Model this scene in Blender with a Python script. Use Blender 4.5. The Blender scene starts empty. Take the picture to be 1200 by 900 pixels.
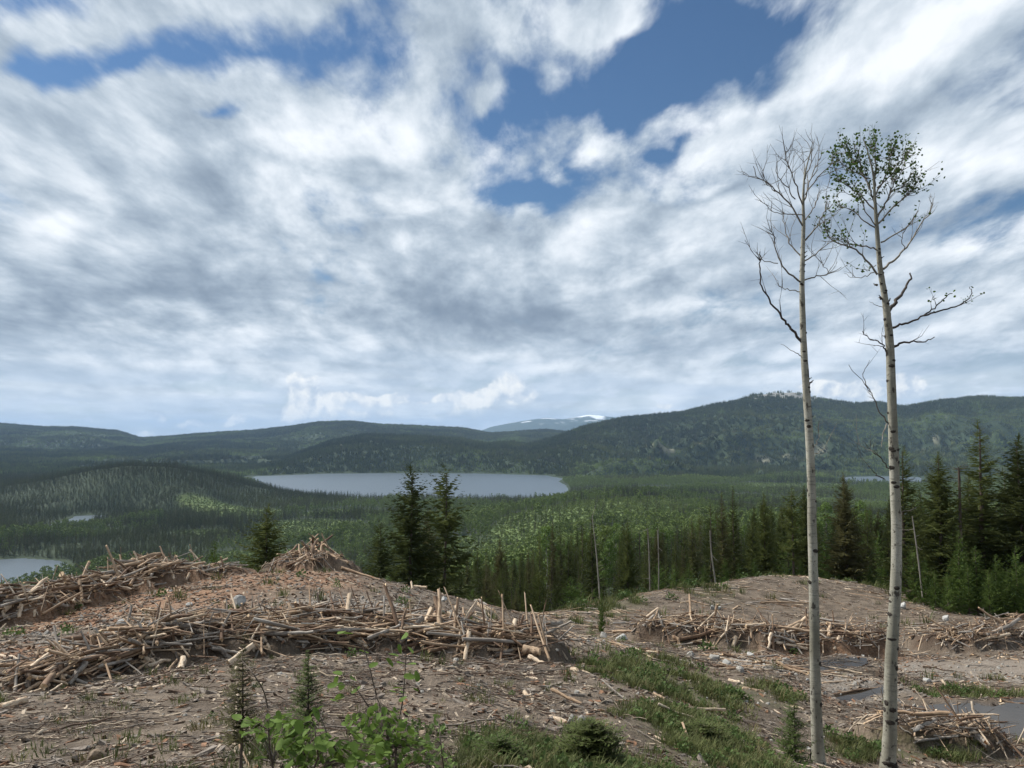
import bpy, bmesh, math, random
import numpy as np
from mathutils import Vector, Matrix, Euler
random.seed(7)
rng = np.random.default_rng(7)
SC = bpy.context.scene
COL = SC.collection

# ---------------------------------------------------------------- camera
PITCH = math.atan(60 / 900)
cam_d = bpy.data.cameras.new("camera")
cam = bpy.data.objects.new("camera", cam_d)
COL.objects.link(cam)
cam.location = (0, 0, 0)
cam.rotation_euler = (math.radians(90) + PITCH, 0, 0)
cam_d.sensor_width = 36
cam_d.lens = 27
cam_d.clip_start = 0.05
cam_d.clip_end = 120000
SC.camera = cam

# ---------------------------------------------------------------- exposure
SC.view_settings.view_transform = 'Standard'
SC.view_settings.look = 'None'
SC.view_settings.gamma = 1
SC.view_settings.use_curve_mapping = False
SC.view_settings.exposure = 0.60
SC.cycles.use_denoising = True
SC.cycles.max_bounces = 5
SC.cycles.diffuse_bounces = 2
SC.cycles.glossy_bounces = 2
SC.cycles.transparent_max_bounces = 4
SC.cycles.volume_bounces = 0
SC.cycles.use_adaptive_sampling = True
SC.cycles.adaptive_threshold = 0.02

SUN_EL = math.radians(46)
SUN_AZ = math.radians(-62)      # clockwise from +Y seen from above; negative: to the left


# ---------------------------------------------------------------- node helpers
class NT:
    def __init__(self, tree):
        self.t = tree
        tree.nodes.clear()

    def n(self, typ, **kw):
        nd = self.t.nodes.new(typ)
        for k, v in kw.items():
            setattr(nd, k, v)
        return nd

    def link(self, a, b):
        self.t.links.new(a, b)

    def put(self, sock, v):
        if isinstance(v, bpy.types.NodeSocket):
            self.link(v, sock)
        elif v is not None:
            if hasattr(sock, 'default_value'):
                try:
                    n = len(sock.default_value)
                    v = tuple(v) if hasattr(v, '__len__') else (v,) * n
                    if n == 4 and len(v) == 3:
                        v = v + (1.0,)
                except TypeError:
                    pass
                sock.default_value = v

    def m(self, op, a, b=None, c=None, clamp=False):
        nd = self.n('ShaderNodeMath', operation=op, use_clamp=clamp)
        self.put(nd.inputs[0], a)
        if b is not None:
            self.put(nd.inputs[1], b)
        if c is not None:
            self.put(nd.inputs[2], c)
        return nd.outputs[0]

    def vm(self, op, a, b=None, s=None):
        nd = self.n('ShaderNodeVectorMath', operation=op)
        self.put(nd.inputs[0], a)
        if b is not None:
            self.put(nd.inputs[1], b)
        if s is not None:
            self.put(nd.inputs['Scale'], s)
        return nd.outputs['Value'] if op in ('LENGTH', 'DOT_PRODUCT', 'DISTANCE') else nd.outputs[0]

    def mix(self, f, a, b, mode='MIX'):
        nd = self.n('ShaderNodeMix', data_type='RGBA', blend_type=mode, clamp_factor=True)
        self.put(nd.inputs[0], f)
        self.put(nd.inputs[6], a)
        self.put(nd.inputs[7], b)
        return nd.outputs[2]

    def noise(self, vec, scale=1, detail=4, rough=.5, lac=2.0, dist=0.0, color=False):
        nd = self.n('ShaderNodeTexNoise')
        self.put(nd.inputs['Vector'], vec)
        nd.inputs['Scale'].default_value = scale
        nd.inputs['Detail'].default_value = detail
        nd.inputs['Roughness'].default_value = rough
        nd.inputs['Lacunarity'].default_value = lac
        nd.inputs['Distortion'].default_value = dist
        return nd.outputs['Color' if color else 'Fac']

    def mr(self, v, a, b, c=0.0, d=1.0, smooth=True):
        nd = self.n('ShaderNodeMapRange', interpolation_type='SMOOTHSTEP' if smooth else 'LINEAR', clamp=True)
        self.put(nd.inputs[0], v)
        for i, x in enumerate((a, b, c, d)):
            self.put(nd.inputs[i + 1], x)
        return nd.outputs[0]

    def mapping(self, vec, loc=(0, 0, 0), rot=(0, 0, 0), scale=(1, 1, 1), typ='POINT'):
        nd = self.n('ShaderNodeMapping', vector_type=typ)
        self.put(nd.inputs[0], vec)
        nd.inputs[1].default_value = loc
        nd.inputs[2].default_value = rot
        nd.inputs[3].default_value = scale
        return nd.outputs[0]

    def comb(self, x, y, z=0.0):
        nd = self.n('ShaderNodeCombineXYZ')
        self.put(nd.inputs[0], x)
        self.put(nd.inputs[1], y)
        self.put(nd.inputs[2], z)
        return nd.outputs[0]


def pv(py):
    """height over distance of a sight line through the photograph's row py"""
    return math.tan(math.atan((450 - py) / 900) + PITCH)


# ---------------------------------------------------------------- world: sky and clouds
world = bpy.data.worlds.new("World")
SC.world = world
world.use_nodes = True
w = NT(world.node_tree)
tc = w.n('ShaderNodeTexCoord').outputs['Generated']
sep = w.n('ShaderNodeSeparateXYZ')
w.link(tc, sep.inputs[0])
dx, dy, dz = sep.outputs
sky = w.n('ShaderNodeTexSky', sky_type='NISHITA')
sky.sun_disc = False
sky.sun_elevation = SUN_EL
sky.sun_rotation = SUN_AZ % (2 * math.pi)
sky.altitude = 900
sky.air_density = 1.3
sky.dust_density = 0.4
sky.ozone_density = 3.0
# the cloud deck is a flat layer above the valley: direction projected on to it
zc = w.m('ADD', w.m('MAXIMUM', dz, -0.02), 0.50)
P = w.comb(w.m('DIVIDE', dx, zc), w.m('MULTIPLY', w.m('LOGARITHM', w.m('ADD', w.m('MAXIMUM', dz, -0.02), .075), math.e), -.56), w.m('MULTIPLY', w.m('LESS_THAN', dy, 0), 7.0))
yy = w.m('MAXIMUM', dy, 0.08)
U = w.comb(w.m('DIVIDE', dx, yy), w.m('DIVIDE', dz, yy), 0.0)


def blob(px, py, rx, ry, ang=0, wt=1.0):
    """one soft patch of more (or less) cloud in a fixed part of the sky"""
    e = math.atan((450 - py) / 900) + PITCH
    k = 1 / (math.cos(PITCH) - (450 - py) / 900 * math.sin(PITCH))
    mp = w.mapping(U, ((px - 600) / 900 * k, math.tan(e), 0), (0, 0, math.radians(ang)), (rx / 900 * 1.5, ry / 900 * 1.5, 1), 'TEXTURE')
    g = w.n('ShaderNodeTexGradient', gradient_type='QUADRATIC_SPHERE')
    w.link(mp, g.inputs[0])
    return g.outputs['Fac'], wt


def total(lst, start=0.0):
    s = start
    for f, wt in lst:
        s = w.m('MULTIPLY_ADD', f, wt, s)
    return s


def vary(vec, amt, sc):
    nz = w.noise(vec, sc, 3, .55, color=True)
    return w.vm('ADD', vec, w.vm('SCALE', w.vm('SUBTRACT', nz, (.5, .5, .5)), s=amt))


# warp the chart so the patches get ragged outlines
U = vary(U, 0.22, 4.0)
Pw = vary(P, 0.12, 2.2)
# streaks: the deck is drawn out from lower left to upper right
Ps = w.mapping(Pw, rot=(0, 0, math.radians(12)), scale=(1.0, 1.0, 1))
n_big = w.noise(Ps, 2.1, 3, .5)
n_mid = w.noise(Ps, 4.4, 8, .60)
Pq = w.mapping(Pw, rot=(0, 0, math.radians(8)), scale=(1, 1, 1))


def billow(vec, sc, det):
    nd = w.n('ShaderNodeTexVoronoi', feature='F1', normalize=True)
    w.put(nd.inputs['Vector'], vec)
    nd.inputs['Scale'].default_value = sc
    nd.inputs['Detail'].default_value = det
    nd.inputs['Roughness'].default_value = .6
    nd.inputs['Lacunarity'].default_value = 2.2
    return w.m('SUBTRACT', 1.0, nd.outputs['Distance'])


n_fine = w.noise(Pq, 12.0, 7, .62)
n_puf = w.m('MULTIPLY_ADD', n_fine, .55, w.m('MULTIPLY_ADD', billow(Pq, 5.5, 2), .75, -.28))
off = w.vm('ADD', Pq, (-0.03, -0.045, 0))
n_puf2 = w.m('MULTIPLY_ADD', w.noise(off, 12.0, 3, .6), .55, w.m('MULTIPLY_ADD', billow(off, 5.5, 1), .75, -.28))

cover_blobs = [
    # blue openings
    blob(780, 70, 190, 68, 16, -1.6), blob(860, 15, 100, 50, 0, -.8), blob(665, 125, 80, 50, 40, -.5),
    blob(640, 222, 100, 34, 15, -.95), blob(765, 170, 45, 18, 15, -.8), 
    blob(170, 60, 210, 42, 10, -.75), blob(60, 75, 90, 38, -10, -.75), blob(300, 50, 110, 50, 0, -.55),
    blob(255, 130, 40, 22, 0, -.7), blob(430, 60, 140, 50, -20, -.22), blob(590, 140, 70, 35, 0, -.45),
    # cloud masses
    blob(1000, 90, 260, 120, 35, .62), blob(1130, 40, 200, 120, 0, .35), blob(350, 210, 420, 70, 5, .55),
    blob(690, 15, 70, 30, 0, .75), blob(585, 105, 30, 18, 0, .85), blob(80, 15, 110, 28, 0, .70),
    blob(420, -20, 240, 30, 0, .30), blob(600, 420, 900, 160, 0, .35), blob(100, 200, 240, 80, 0, .35),
    blob(800, 280, 300, 60, 0, .3), blob(520, 60, 110, 60, 0, .75), blob(1160, 200, 140, 90, 0, 1.0), blob(430, 110, 160, 60, 0, .35), blob(150, 320, 330, 90, 0, .75), blob(700, 330, 500, 60, 0, .45), blob(1080, 300, 240, 90, 0, .55), blob(360, 420, 500, 60, 0, .4),
]
cov = total(cover_blobs, w.m('MULTIPLY_ADD', n_mid, 2.6, w.m('MULTIPLY_ADD', n_puf, 2.0, w.m('MULTIPLY', n_big, .9))))
cov = w.m('SUBTRACT', cov, 2.36)
alpha = w.m('POWER', w.mr(cov, -0.05, 0.60), .85)
# outside the photographed part of the sky the deck goes on, with a glow added round the sun
# brightness of the deck
shade_blobs = [
    blob(220, 330, 270, 38, 3, -.42), blob(60, 345, 150, 30, 0, -.2), blob(560, 365, 200, 34, -5, -.40), blob(680, 390, 120, 24, 0, -.25),
    blob(420, 195, 50, 22, -35, -.30), blob(700, 330, 150, 30, 8, -.12), blob(880, 345, 160, 24, 0, -.1),
    blob(1080, 270, 200, 26, 8, -.34), blob(1100, 130, 120, 50, 30, -.12), blob(820, 235, 110, 16, 8, -.25),
    blob(380, 270, 300, 26, 0, -.22), blob(650, 300, 160, 18, 0, -.08), blob(980, 250, 90, 18, 15, -.22),
    blob(270, 180, 300, 34, 5, .16), blob(480, 260, 160, 14, 0, .15), blob(640, 260, 140, 20, 0, .12),
    blob(880, 110, 140, 40, 30, .30), blob(1060, 50, 150, 70, 25, .40), blob(1130, 200, 120, 40, 0, .2), blob(200, 360, 240, 12, 0, .12),
    blob(30, 285, 60, 22, 0, .30), blob(790, 150, 130, 18, 14, .20), blob(200, 450, 260, 10, 0, .16), blob(820, 225, 90, 10, 8, .15),
    blob(760, 405, 260, 14, 2, .10), blob(950, 440, 300, 20, 0, .05), blob(500, 60, 160, 80, 0, -.10),
    blob(1000, 330, 240, 20, 0, .1), blob(110, 60, 400, 70, 0, -.12),
]
relief = w.m('MULTIPLY', w.m('SUBTRACT', n_puf, n_puf2), .55)
n_str = w.noise(w.mapping(Pw, rot=(0, 0, math.radians(12)), scale=(.9, 1.9, 1)), 3.0, 6, .52)
br = w.m('MULTIPLY_ADD', w.m('SUBTRACT', n_str, .5), 1.1, 0.66)
br = w.m('ADD', br, relief)
br = w.m('ADD', br, w.m('MULTIPLY', w.m('SUBTRACT', n_puf, .52), .8))
br = w.m('ADD', br, w.m('MULTIPLY', w.m('SUBTRACT', n_fine, .5), .30))
br = w.m('ADD', br, w.m('MULTIPLY', w.m('SUBTRACT', n_mid, .5), -.55))
br = w.m('ADD', br, total(shade_blobs, 0.0))
ramp = w.n('ShaderNodeValToRGB')
cr = ramp.color_ramp
cr.interpolation = 'B_SPLINE'
cr.elements[0].position = 0.0
cr.elements[0].color = (.165, .215, .285, 1)
cr.elements[1].position = 1.0
cr.elements[1].color = (.86, .89, .93, 1)
for p_, c_ in ((.28, (.235, .295, .37)), (.5, (.35, .42, .50)), (.72, (.52, .59, .66))):
    e_ = cr.elements.new(p_)
    e_.color = c_ + (1,)
w.link(br, ramp.inputs[0])
deck = ramp.outputs[0]

# low sky: thin streaks and blue-grey gaps, then the heaped clouds on the horizon
low = w.mr(w.m('DIVIDE', dz, yy), 0.02, 0.16, 1.0, 0.0)
n_thin = w.noise(w.mapping(P, rot=(0, 0, .05), scale=(.7, 2.4, 1)), 3.2, 6, .6)
deck = w.mix(w.m('MULTIPLY', low, w.mr(n_thin, .40, .62, 0.55, 0.0)), deck, (.26, .38, .54))
deck = w.mix(w.m('MULTIPLY', low, .48), deck, (.62, .70, .78))

Uc = vary(w.comb(w.m('DIVIDE', dx, yy), w.m('DIVIDE', dz, yy), 0.0), .02, 30.0)
U = Uc
cum = [blob(360, 462, 30, 26, 0, 1.15), blob(352, 445, 13, 10, 0, .7), blob(385, 470, 22, 18, 0, .5), blob(335, 485, 30, 14, 0, .5),
       blob(440, 467, 62, 9, 0, .85), blob(500, 468, 30, 7, 0, .6), blob(590, 455, 52, 21, 0, .85), blob(545, 466, 28, 12, 0, .7), blob(560, 470, 80, 14, 0, .3),
       blob(187, 488, 14, 9, 0, 1.1), blob(103, 492, 17, 8, 0, .9), blob(170, 508, 13, 5, 0, 1.2), blob(275, 491, 16, 9, 0, .7), blob(230, 498, 70, 7, 0, .4),
       blob(960, 455, 30, 13, 0, .8), blob(1000, 460, 40, 15, 0, .75), blob(1060, 452, 34, 17, 0, 1.0), blob(905, 458, 32, 8, 0, .6),
       blob(780, 474, 14, 5, 0, .8), blob(430, 485, 240, 14, 0, .3), blob(1050, 465, 130, 14, 0, .3)]
cn = w.noise(Uc, 22, 7, .55)
cn2 = w.noise(w.vm('ADD', Uc, (-.008, .010, 0)), 22, 5, .55)
cb = total(cum, 0.0)
cc = w.m('MULTIPLY_ADD', w.m('MULTIPLY', w.m('SUBTRACT', cn, .5), 2.2), w.m('MULTIPLY', cb, 2.5, clamp=True), cb)
ca = w.mr(cc, .14, .42)
clit = w.m('MULTIPLY_ADD', w.m('SUBTRACT', cn, cn2), 5.0, w.m('MULTIPLY_ADD', cc, .60, .22), clamp=True)
ccol = w.mix(clit, (.46, .54, .64), (.93, .92, .88))
deck2 = w.mix(w.m('MULTIPLY', ca, .72), deck, ccol)
alpha2 = w.m('MAXIMUM', w.m('MAXIMUM', alpha, w.m('MULTIPLY', w.mr(w.m('DIVIDE', dz, yy), .06, .30, 1.0, 0.0), .85)), ca)
below = w.mr(dz, -0.03, -0.005)
deck3 = w.mix(below, (.10, .12, .10), deck2)
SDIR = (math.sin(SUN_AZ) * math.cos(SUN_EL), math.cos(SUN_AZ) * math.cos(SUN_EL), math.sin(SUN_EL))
near_sun = w.mr(w.vm('DOT_PRODUCT', tc, SDIR), .885, 1.0, 1.0, 4.5)  # unseen bright cloud round the sun, added to soften and lift the light
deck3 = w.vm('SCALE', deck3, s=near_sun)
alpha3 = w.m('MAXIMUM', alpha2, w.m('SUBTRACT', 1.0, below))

bg1 = w.n('ShaderNodeBackground')
w.link(w.mix(1.0, sky.outputs[0], (.72, .90, 1.05), 'MULTIPLY'), bg1.inputs[0])
bg1.inputs[1].default_value = 0.05
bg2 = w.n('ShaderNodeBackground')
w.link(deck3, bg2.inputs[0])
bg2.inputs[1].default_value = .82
mx = w.n('ShaderNodeMixShader')
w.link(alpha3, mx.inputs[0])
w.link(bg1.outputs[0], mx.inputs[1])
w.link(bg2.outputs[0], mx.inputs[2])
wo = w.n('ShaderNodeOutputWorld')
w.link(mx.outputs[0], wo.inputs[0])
world.cycles.sampling_method = 'MANUAL'
world.cycles.sample_map_resolution = 512

# ---------------------------------------------------------------- sun behind thin cloud
sl = bpy.data.lights.new("sun", 'SUN')
sl.energy = 3.9
sl.angle = math.radians(10)
sl.color = (1.0, .955, .89)
sun = bpy.data.objects.new("sun", sl)
COL.objects.link(sun)
sd = Vector((math.sin(SUN_AZ) * math.cos(SUN_EL), math.cos(SUN_AZ) * math.cos(SUN_EL), math.sin(SUN_EL)))
sun.rotation_euler = sd.to_track_quat('Z', 'Y').to_euler()
sun.location = sd * 200

# ================================================================ numbers and noise
def hash3(ix, iy, s):
    h = (ix.astype(np.int64) * 374761393 + iy.astype(np.int64) * 668265263 + s * 1442695041) & 0xffffffff
    h = ((h ^ (h >> 13)) * 1274126177) & 0xffffffff
    return ((h ^ (h >> 16)) & 0xffff) / 65535.0


def vnoise(x, y, s=0):
    ix, iy = np.floor(x), np.floor(y)
    fx, fy = x - ix, y - iy
    fx = fx * fx * fx * (fx * (fx * 6 - 15) + 10)
    fy = fy * fy * fy * (fy * (fy * 6 - 15) + 10)
    ix, iy = ix.astype(np.int64), iy.astype(np.int64)
    a, b = hash3(ix, iy, s), hash3(ix + 1, iy, s)
    c, d = hash3(ix, iy + 1, s), hash3(ix + 1, iy + 1, s)
    return ((a * (1 - fx) + b * fx) * (1 - fy) + (c * (1 - fx) + d * fx) * fy) * 2 - 1


def fbm(x, y, sc, oc=4, s=0, g=.5, ridged=False):
    v, a, t = 0, 1.0, 0
    c, q = math.cos(.6), math.sin(.6)
    x, y = x / sc, y / sc
    for i in range(oc):
        n = vnoise(x, y, s + i * 17)
        if ridged:
            n = 1 - 2 * np.abs(n)
        v = v + a * n
        t += a
        a *= g
        x, y = (c * x - q * y) * 2.03 + 5.1, (q * x + c * y) * 2.03 + 1.7
    return v / t


def sstep(a, b, x):
    t = np.clip((x - a) / (b - a), 0, 1)
    return t * t * (3 - 2 * t)


def xyz(px, py, Y):
    """the point at forward distance Y on the sight line through photograph point (px, py)"""
    z = pv(py) * Y
    return ((px - 600) / 900 * (Y * math.cos(PITCH) + z * math.sin(PITCH)), Y, z)


class TPS:
    def __init__(self, pts, vals, lam=0.0):
        self.p = np.array(pts, float)
        v = np.array(vals, float)
        n = len(v)
        K = self.k(self.p, self.p) + lam * np.eye(n)
        Pm = np.c_[np.ones(n), self.p]
        A = np.block([[K, Pm], [Pm.T, np.zeros((3, 3))]])
        self.w = np.linalg.solve(A, np.r_[v, 0, 0, 0])

    @staticmethod
    def k(a, b):
        d2 = ((a[:, None, :] - b[None, :, :]) ** 2).sum(-1)
        return np.where(d2 > 1e-12, d2 * np.log(d2 + 1e-20) * .5, 0)

    def __call__(self, x, y):
        sh = np.shape(x)
        q = np.c_[np.ravel(x), np.ravel(y)]
        out = np.empty(len(q))
        for i in range(0, len(q), 40000):
            c = q[i:i + 40000]
            out[i:i + 40000] = self.k(c, self.p) @ self.w[:-3] + self.w[-3] + c @ self.w[-2:]
        return out.reshape(sh)


# ================================================================ the lie of the land
LAKE_Z = -200.0
near_px = [
    (0, 900, 8), (200, 900, 7), (400, 900, 6.6), (600, 900, 7.2), (800, 900, 10), (960, 900, 15.2), (1040, 900, 15.8), (1200, 900, 17.2),
    (0, 840, 11), (200, 830, 11), (400, 830, 11), (600, 830, 11.6), (800, 830, 15.5), (950, 838, 20), (1080, 850, 21), (1200, 845, 23),
    (0, 795, 15.5), (100, 800, 15.5), (200, 782, 17), (330, 775, 18), (480, 775, 19), (620, 780, 19.5), (720, 780, 22), (850, 790, 25), (960, 785, 29), (1060, 800, 29), (1200, 790, 32),
    (0, 745, 24), (120, 740, 24), (250, 728, 26), (400, 718, 27), (500, 726, 27), (600, 748, 25), (700, 752, 30), (800, 762, 35), (940, 764, 38), (1060, 758, 41), (1200, 756, 42),
    (-40, 740, 30), (60, 712, 32), (140, 696, 35), (220, 684, 38), (320, 675, 42), (430, 679, 44), (520, 696, 43), (580, 714, 41), (640, 740, 38),
    (700, 736, 45), (800, 722, 52), (920, 712, 57), (1040, 715, 57), (1150, 725, 55),
    (660, 722, 60), (760, 697, 64), (850, 682, 72), (960, 680, 78), (1030, 688, 76), (1120, 712, 68), (1200, 726, 62),
]
near = [xyz(*p) for p in near_px]
near += [(0, 0, -1.65), (-8, 0, -1.75), (9, 0, -2.3), (0, 3, -2.0), (-4, 4, -2.2), (5, 4, -2.6), (0, -25, -.6), (-40, -20, -1.5), (45, -20, -4),
         (-60, 30, -12), (60, 15, -11), (-70, 70, -26), (-40, 60, -21), (-20, 58, -18.5), (-8, 60, -17.5), (3, 66, -19), (12, 75, -20), (26, 90, -19.5), (45, 100, -18.5),
         (70, 85, -17.5), (70, 45, -14), (-50, 95, -36), (0, 100, -31), (-20, 100, -33), (50, 125, -25), (90, 120, -24), (-70, 0, -8), (-30, 45, -12.5)]
near = np.array(near)
tps_near = TPS(near[:, :2] / 30, near[:, 2], .002)

mid_px = [
    (-150, 90, -34), (100, 90, -34), (300, 90, -30), (480, 90, -28), (600, 90, -25), (750, 90, -19), (900, 90, -18), (1050, 90, -20), (1200, 90, -20), (1400, 90, -20),
    (-150, 200, -70), (100, 200, -66), (300, 200, -58), (480, 200, -52), (600, 200, -46), (750, 200, -36), (900, 200, -34), (1050, 200, -34), (1200, 200, -36), (1400, 200, -36),
    (-150, 500, -150), (100, 500, -142), (300, 500, -126), (450, 500, -118), (600, 500, -100), (750, 500, -84), (900, 500, -82), (1050, 500, -84), (1200, 500, -80), (1400, 480, -80),
    (-150, 900, -196), (100, 900, -190), (300, 900, -178), (450, 900, -166), (600, 900, -132), (720, 900, -104), (850, 900, -112), (1000, 900, -122), (1200, 900, -120),
    (-150, 1300, -193), (100, 1300, -192), (300, 1300, -188), (450, 1300, -172), (600, 1300, -130), (720, 1300, -104), (850, 1300, -128), (1000, 1300, -142), (1200, 1300, -150),
    (-150, 1800, -188), (100, 1800, -188), (300, 1800, -190), (450, 1800, -186), (600, 1800, -176), (720, 1800, -150), (850, 1800, -150), (1000, 1800, -165), (1200, 1800, -172),
    (-150, 2600, -180), (100, 2600, -185), (300, 2600, -194), (450, 2600, -194), (600, 2600, -194), (720, 2600, -182), (850, 2600, -180), (1000, 2600, -188), (1200, 2600, -190),
    (-150, 4000, -165), (100, 4000, -170), (300, 4000, -190), (600, 4000, -194), (850, 4000, -178), (1000, 4000, -194), (1200, 4000, -185),
    (-150, 9000, -150), (300, 9000, -170), (600, 9000, -160), (900, 9000, -150), (1300, 9000, -150), (600, 30000, -150), (-150, 30000, -150), (1300, 30000, -150),
]
tps_mid = TPS([((p - 600) / 900 * 2.2, math.log(Y)) for p, Y, _ in mid_px], [z for *_, z in mid_px], .002)


def crest(pts):
    """pts: (px, py of the bare skyline, Y)"""
    a = np.array(pts, float)
    z = np.array([pv(p[1]) * p[2] for p in pts])
    return (a[:, 0] - 600) / 900, a[:, 2], z


RIDGES = [  # skyline, width towards us, width behind
    (crest([(-500, 560, 2500), (-200, 572, 2450), (0, 572, 2350), (60, 562, 2300), (110, 551, 2300), (150, 546, 2300), (200, 547, 2300), (250, 556, 2350), (290, 569, 2400), (330, 578, 2400), (360, 588, 2400)]), 500, 900, 1.5, -200),
    (crest([(-500, 525, 6000), (-100, 520, 6000), (0, 525, 6000), (60, 530, 6000), (120, 529, 5900), (200, 541, 5600), (280, 548, 5200), (330, 549, 4900)]), 2300, 1500, 1.3, -190),
    (crest([(290, 549, 4700), (340, 536, 5000), (390, 517, 5200), (430, 510, 5300), (480, 512, 5300), (540, 515, 5300), (570, 521, 5200), (600, 519, 5300), (620, 522, 5300), (650, 514, 5500), (690, 499, 5700), (730, 490, 5800), (770, 486, 5900), (800, 483, 6000), (850, 472, 6200),
            (880, 464, 6200), (905, 460, 6200), (930, 459.5, 6200), (950, 464, 6200), (975, 470, 6200), (1000, 473, 6200), (1030, 472, 6100), (1060, 477, 6000), (1100, 470, 5900), (1150, 465, 5900), (1200, 467, 5900), (1300, 470, 5900), (1600, 480, 5900)]), 1900, 2200, 1.25, -196),
    (crest([(-500, 500, 9500), (-50, 494, 9500), (0, 497, 9500), (50, 501, 9500), (90, 501, 9500), (140, 506, 9500), (165, 514, 9300), (200, 512, 9000), (260, 507, 9000), (300, 505, 9000), (340, 500, 9000), (375, 495, 9000), (410, 494, 9000), (450, 498, 9000), (490, 500, 9000), (540, 502, 9200), (575, 508, 9200), (600, 507, 9200), (640, 504, 9200), (680, 508, 9200), (800, 520, 9200)]), 3200, 2500, 1.3, -150),
    (crest([(100, 545, 26000), (520, 520, 26000), (560, 506, 26000), (575, 500, 26000), (600, 495, 26000), (620, 491.5, 26000), (640, 489.5, 26000), (660, 491, 26000), (690, 486, 26000), (705, 487, 26000), (760, 493, 26000), (850, 500, 26000), (1000, 530, 26000)]), 4200, 5000, 1.2, -150),
]


def poly_xy(pts, z=LAKE_Z):
    """photograph outline of a level sheet at height z"""
    o = []
    for px, py in pts:
        Y = z / pv(py)
        x, _, _ = xyz(px, py, Y)
        o.append((x, Y))
    return np.array(o)


LAKES = [
    ("lake", "pale grey lake filling the valley floor below the far hills", poly_xy([(284, 561), (300, 558), (380, 555), (480, 554.3), (560, 554.8), (640, 557), (661, 561), (655, 564), (664, 569), (668, 577), (650, 589), (620, 588), (560, 587), (500, 586), (440, 585), (380, 582), (320, 574), (296, 566)])),
    ("lake", "narrow strip of lake showing between the two bare aspen trunks", poly_xy([(975, 560), (1000, 558.5), (1040, 558), (1080, 559), (1080, 568), (1040, 570), (1000, 569)])),
    ("pond", "small dark pond at the foot of the low wooded hill, left of the valley", poly_xy([(50, 617), (66, 613), (80, 609), (88, 604.5), (126, 603), (128, 605.5), (104, 608), (108, 613), (106, 618), (84, 619), (60, 622)])),
    ("pond", "small grey pond at the left edge beyond the slash pile", poly_xy([(-60, 664), (-20, 656), (30, 654), (72, 657), (84, 664), (80, 676), (40, 690), (-20, 700), (-70, 700)])),
]
PUDDLES = [  # photograph outline, level through its middle
    ("puddle", [(952, 781), (965, 775), (990, 771), (1012, 772), (1014, 777), (1000, 783), (975, 786), (955, 786)], 30.5),
    ("puddle", [(975, 818), (1000, 811), (1040, 803), (1046, 809), (1010, 820), (985, 823)], 25.5),
    ("stream_pool", [(1078, 830), (1100, 827), (1140, 824), (1165, 829), (1190, 822), (1240, 816), (1300, 826), (1250, 854), (1205, 864), (1178, 862), (1156, 850), (1130, 843), (1100, 838)], 23.5),
]


def inside_dist(x, y, poly):
    """signed distance to a polygon, positive inside"""
    x, y = np.asarray(x), np.asarray(y)
    ins = np.zeros(x.shape, bool)
    d2 = np.full(x.shape, 1e30)
    n = len(poly)
    for i in range(n):
        x0, y0 = poly[i]
        x1, y1 = poly[(i + 1) % n]
        if y0 != y1:
            c = ((y0 > y) != (y1 > y)) & (x < (x1 - x0) * (y - y0) / (y1 - y0) + x0)
            ins ^= c
        ex, ey = x1 - x0, y1 - y0
        t = np.clip(((x - x0) * ex + (y - y0) * ey) / (ex * ex + ey * ey), 0, 1)
        d2 = np.minimum(d2, (x - x0 - t * ex) ** 2 + (y - y0 - t * ey) ** 2)
    return np.where(ins, 1, -1) * np.sqrt(d2)


# slash piles: spine (px, py, Y) on the ground, pile height, half width
PILES = {
    'far_left': ([(-60, 745, 27), (0, 733, 28), (50, 716, 30), (100, 703, 32), (150, 690, 34.5), (185, 683, 36)], 1.25, 1.7),
    'crest': ([(180, 683, 36.5), (215, 679, 38), (265, 677, 39.5)], .78, 1.3),
    'cone': ([(362, 676, 43), (372, 676, 43)], 1.25, 2.5),
    'tail': ([(30, 808, 15.0), (70, 800, 15.6), (110, 790, 16.4), (150, 779, 17.2)], .42, .75),
    'main': ([(170, 774, 17.6), (250, 758, 18.6), (330, 750, 19.4), (400, 745, 20.2), (480, 747, 20.4), (560, 752, 20.4), (615, 764, 20.2)], .80, 1.15),
    'band': ([(775, 748, 39), (830, 755, 38), (900, 758, 37.8), (960, 761, 37.8), (1012, 760, 37.8)], 1.55, 1.6),
    'tepee': ([(766, 733, 44), (772, 733, 44)], 1.0, 1.1),
    'right': ([(1100, 760, 40), (1140, 757, 41), (1175, 748, 43)], .9, 1.4),
    'stream': ([(1056, 872, 18.9), (1100, 870, 19.2), (1140, 872, 19.4)], .78, .9),
    'edge': ([(1165, 735, 50), (1215, 732, 50)], .8, 1.2),
}


def spine_dist(x, y, sp):
    d = np.full(np.shape(x), 1e9)
    for (x0, y0), (x1, y1) in zip(sp[:-1], sp[1:]):
        ex, ey = x1 - x0, y1 - y0
        t = np.clip(((x - x0) * ex + (y - y0) * ey) / (ex * ex + ey * ey + 1e-9), 0, 1)
        d = np.minimum(d, np.hypot(x - x0 - t * ex, y - y0 - t * ey))
    return d


for k_, (sp_, h_, w_) in list(PILES.items()):
    PILES[k_] = (np.array([xyz(*q)[:2] for q in sp_]), h_, w_)


def pile_cover(x, y):
    c = np.zeros(np.shape(x))
    for sp, h, wd in PILES.values():
        d = spine_dist(x, y, sp)
        c = np.maximum(c, 1 - sstep(wd * .55, wd * 1.25, d + .25 * vnoise(x * 2, y * 2, 4)))
    return c


def pile_h(x, y):
    b = np.zeros(np.shape(x))
    for sp, h, wd in PILES.values():
        d = spine_dist(x, y, sp) / wd
        d = d * (1 + .22 * vnoise(x * 1.3, y * 1.3, 9))
        b = np.maximum(b, h * (.72 + .22 * vnoise(x * .9, y * .9, 31)) * np.sqrt(np.clip(1 - d * d, 0, 1)))
    return b


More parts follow.
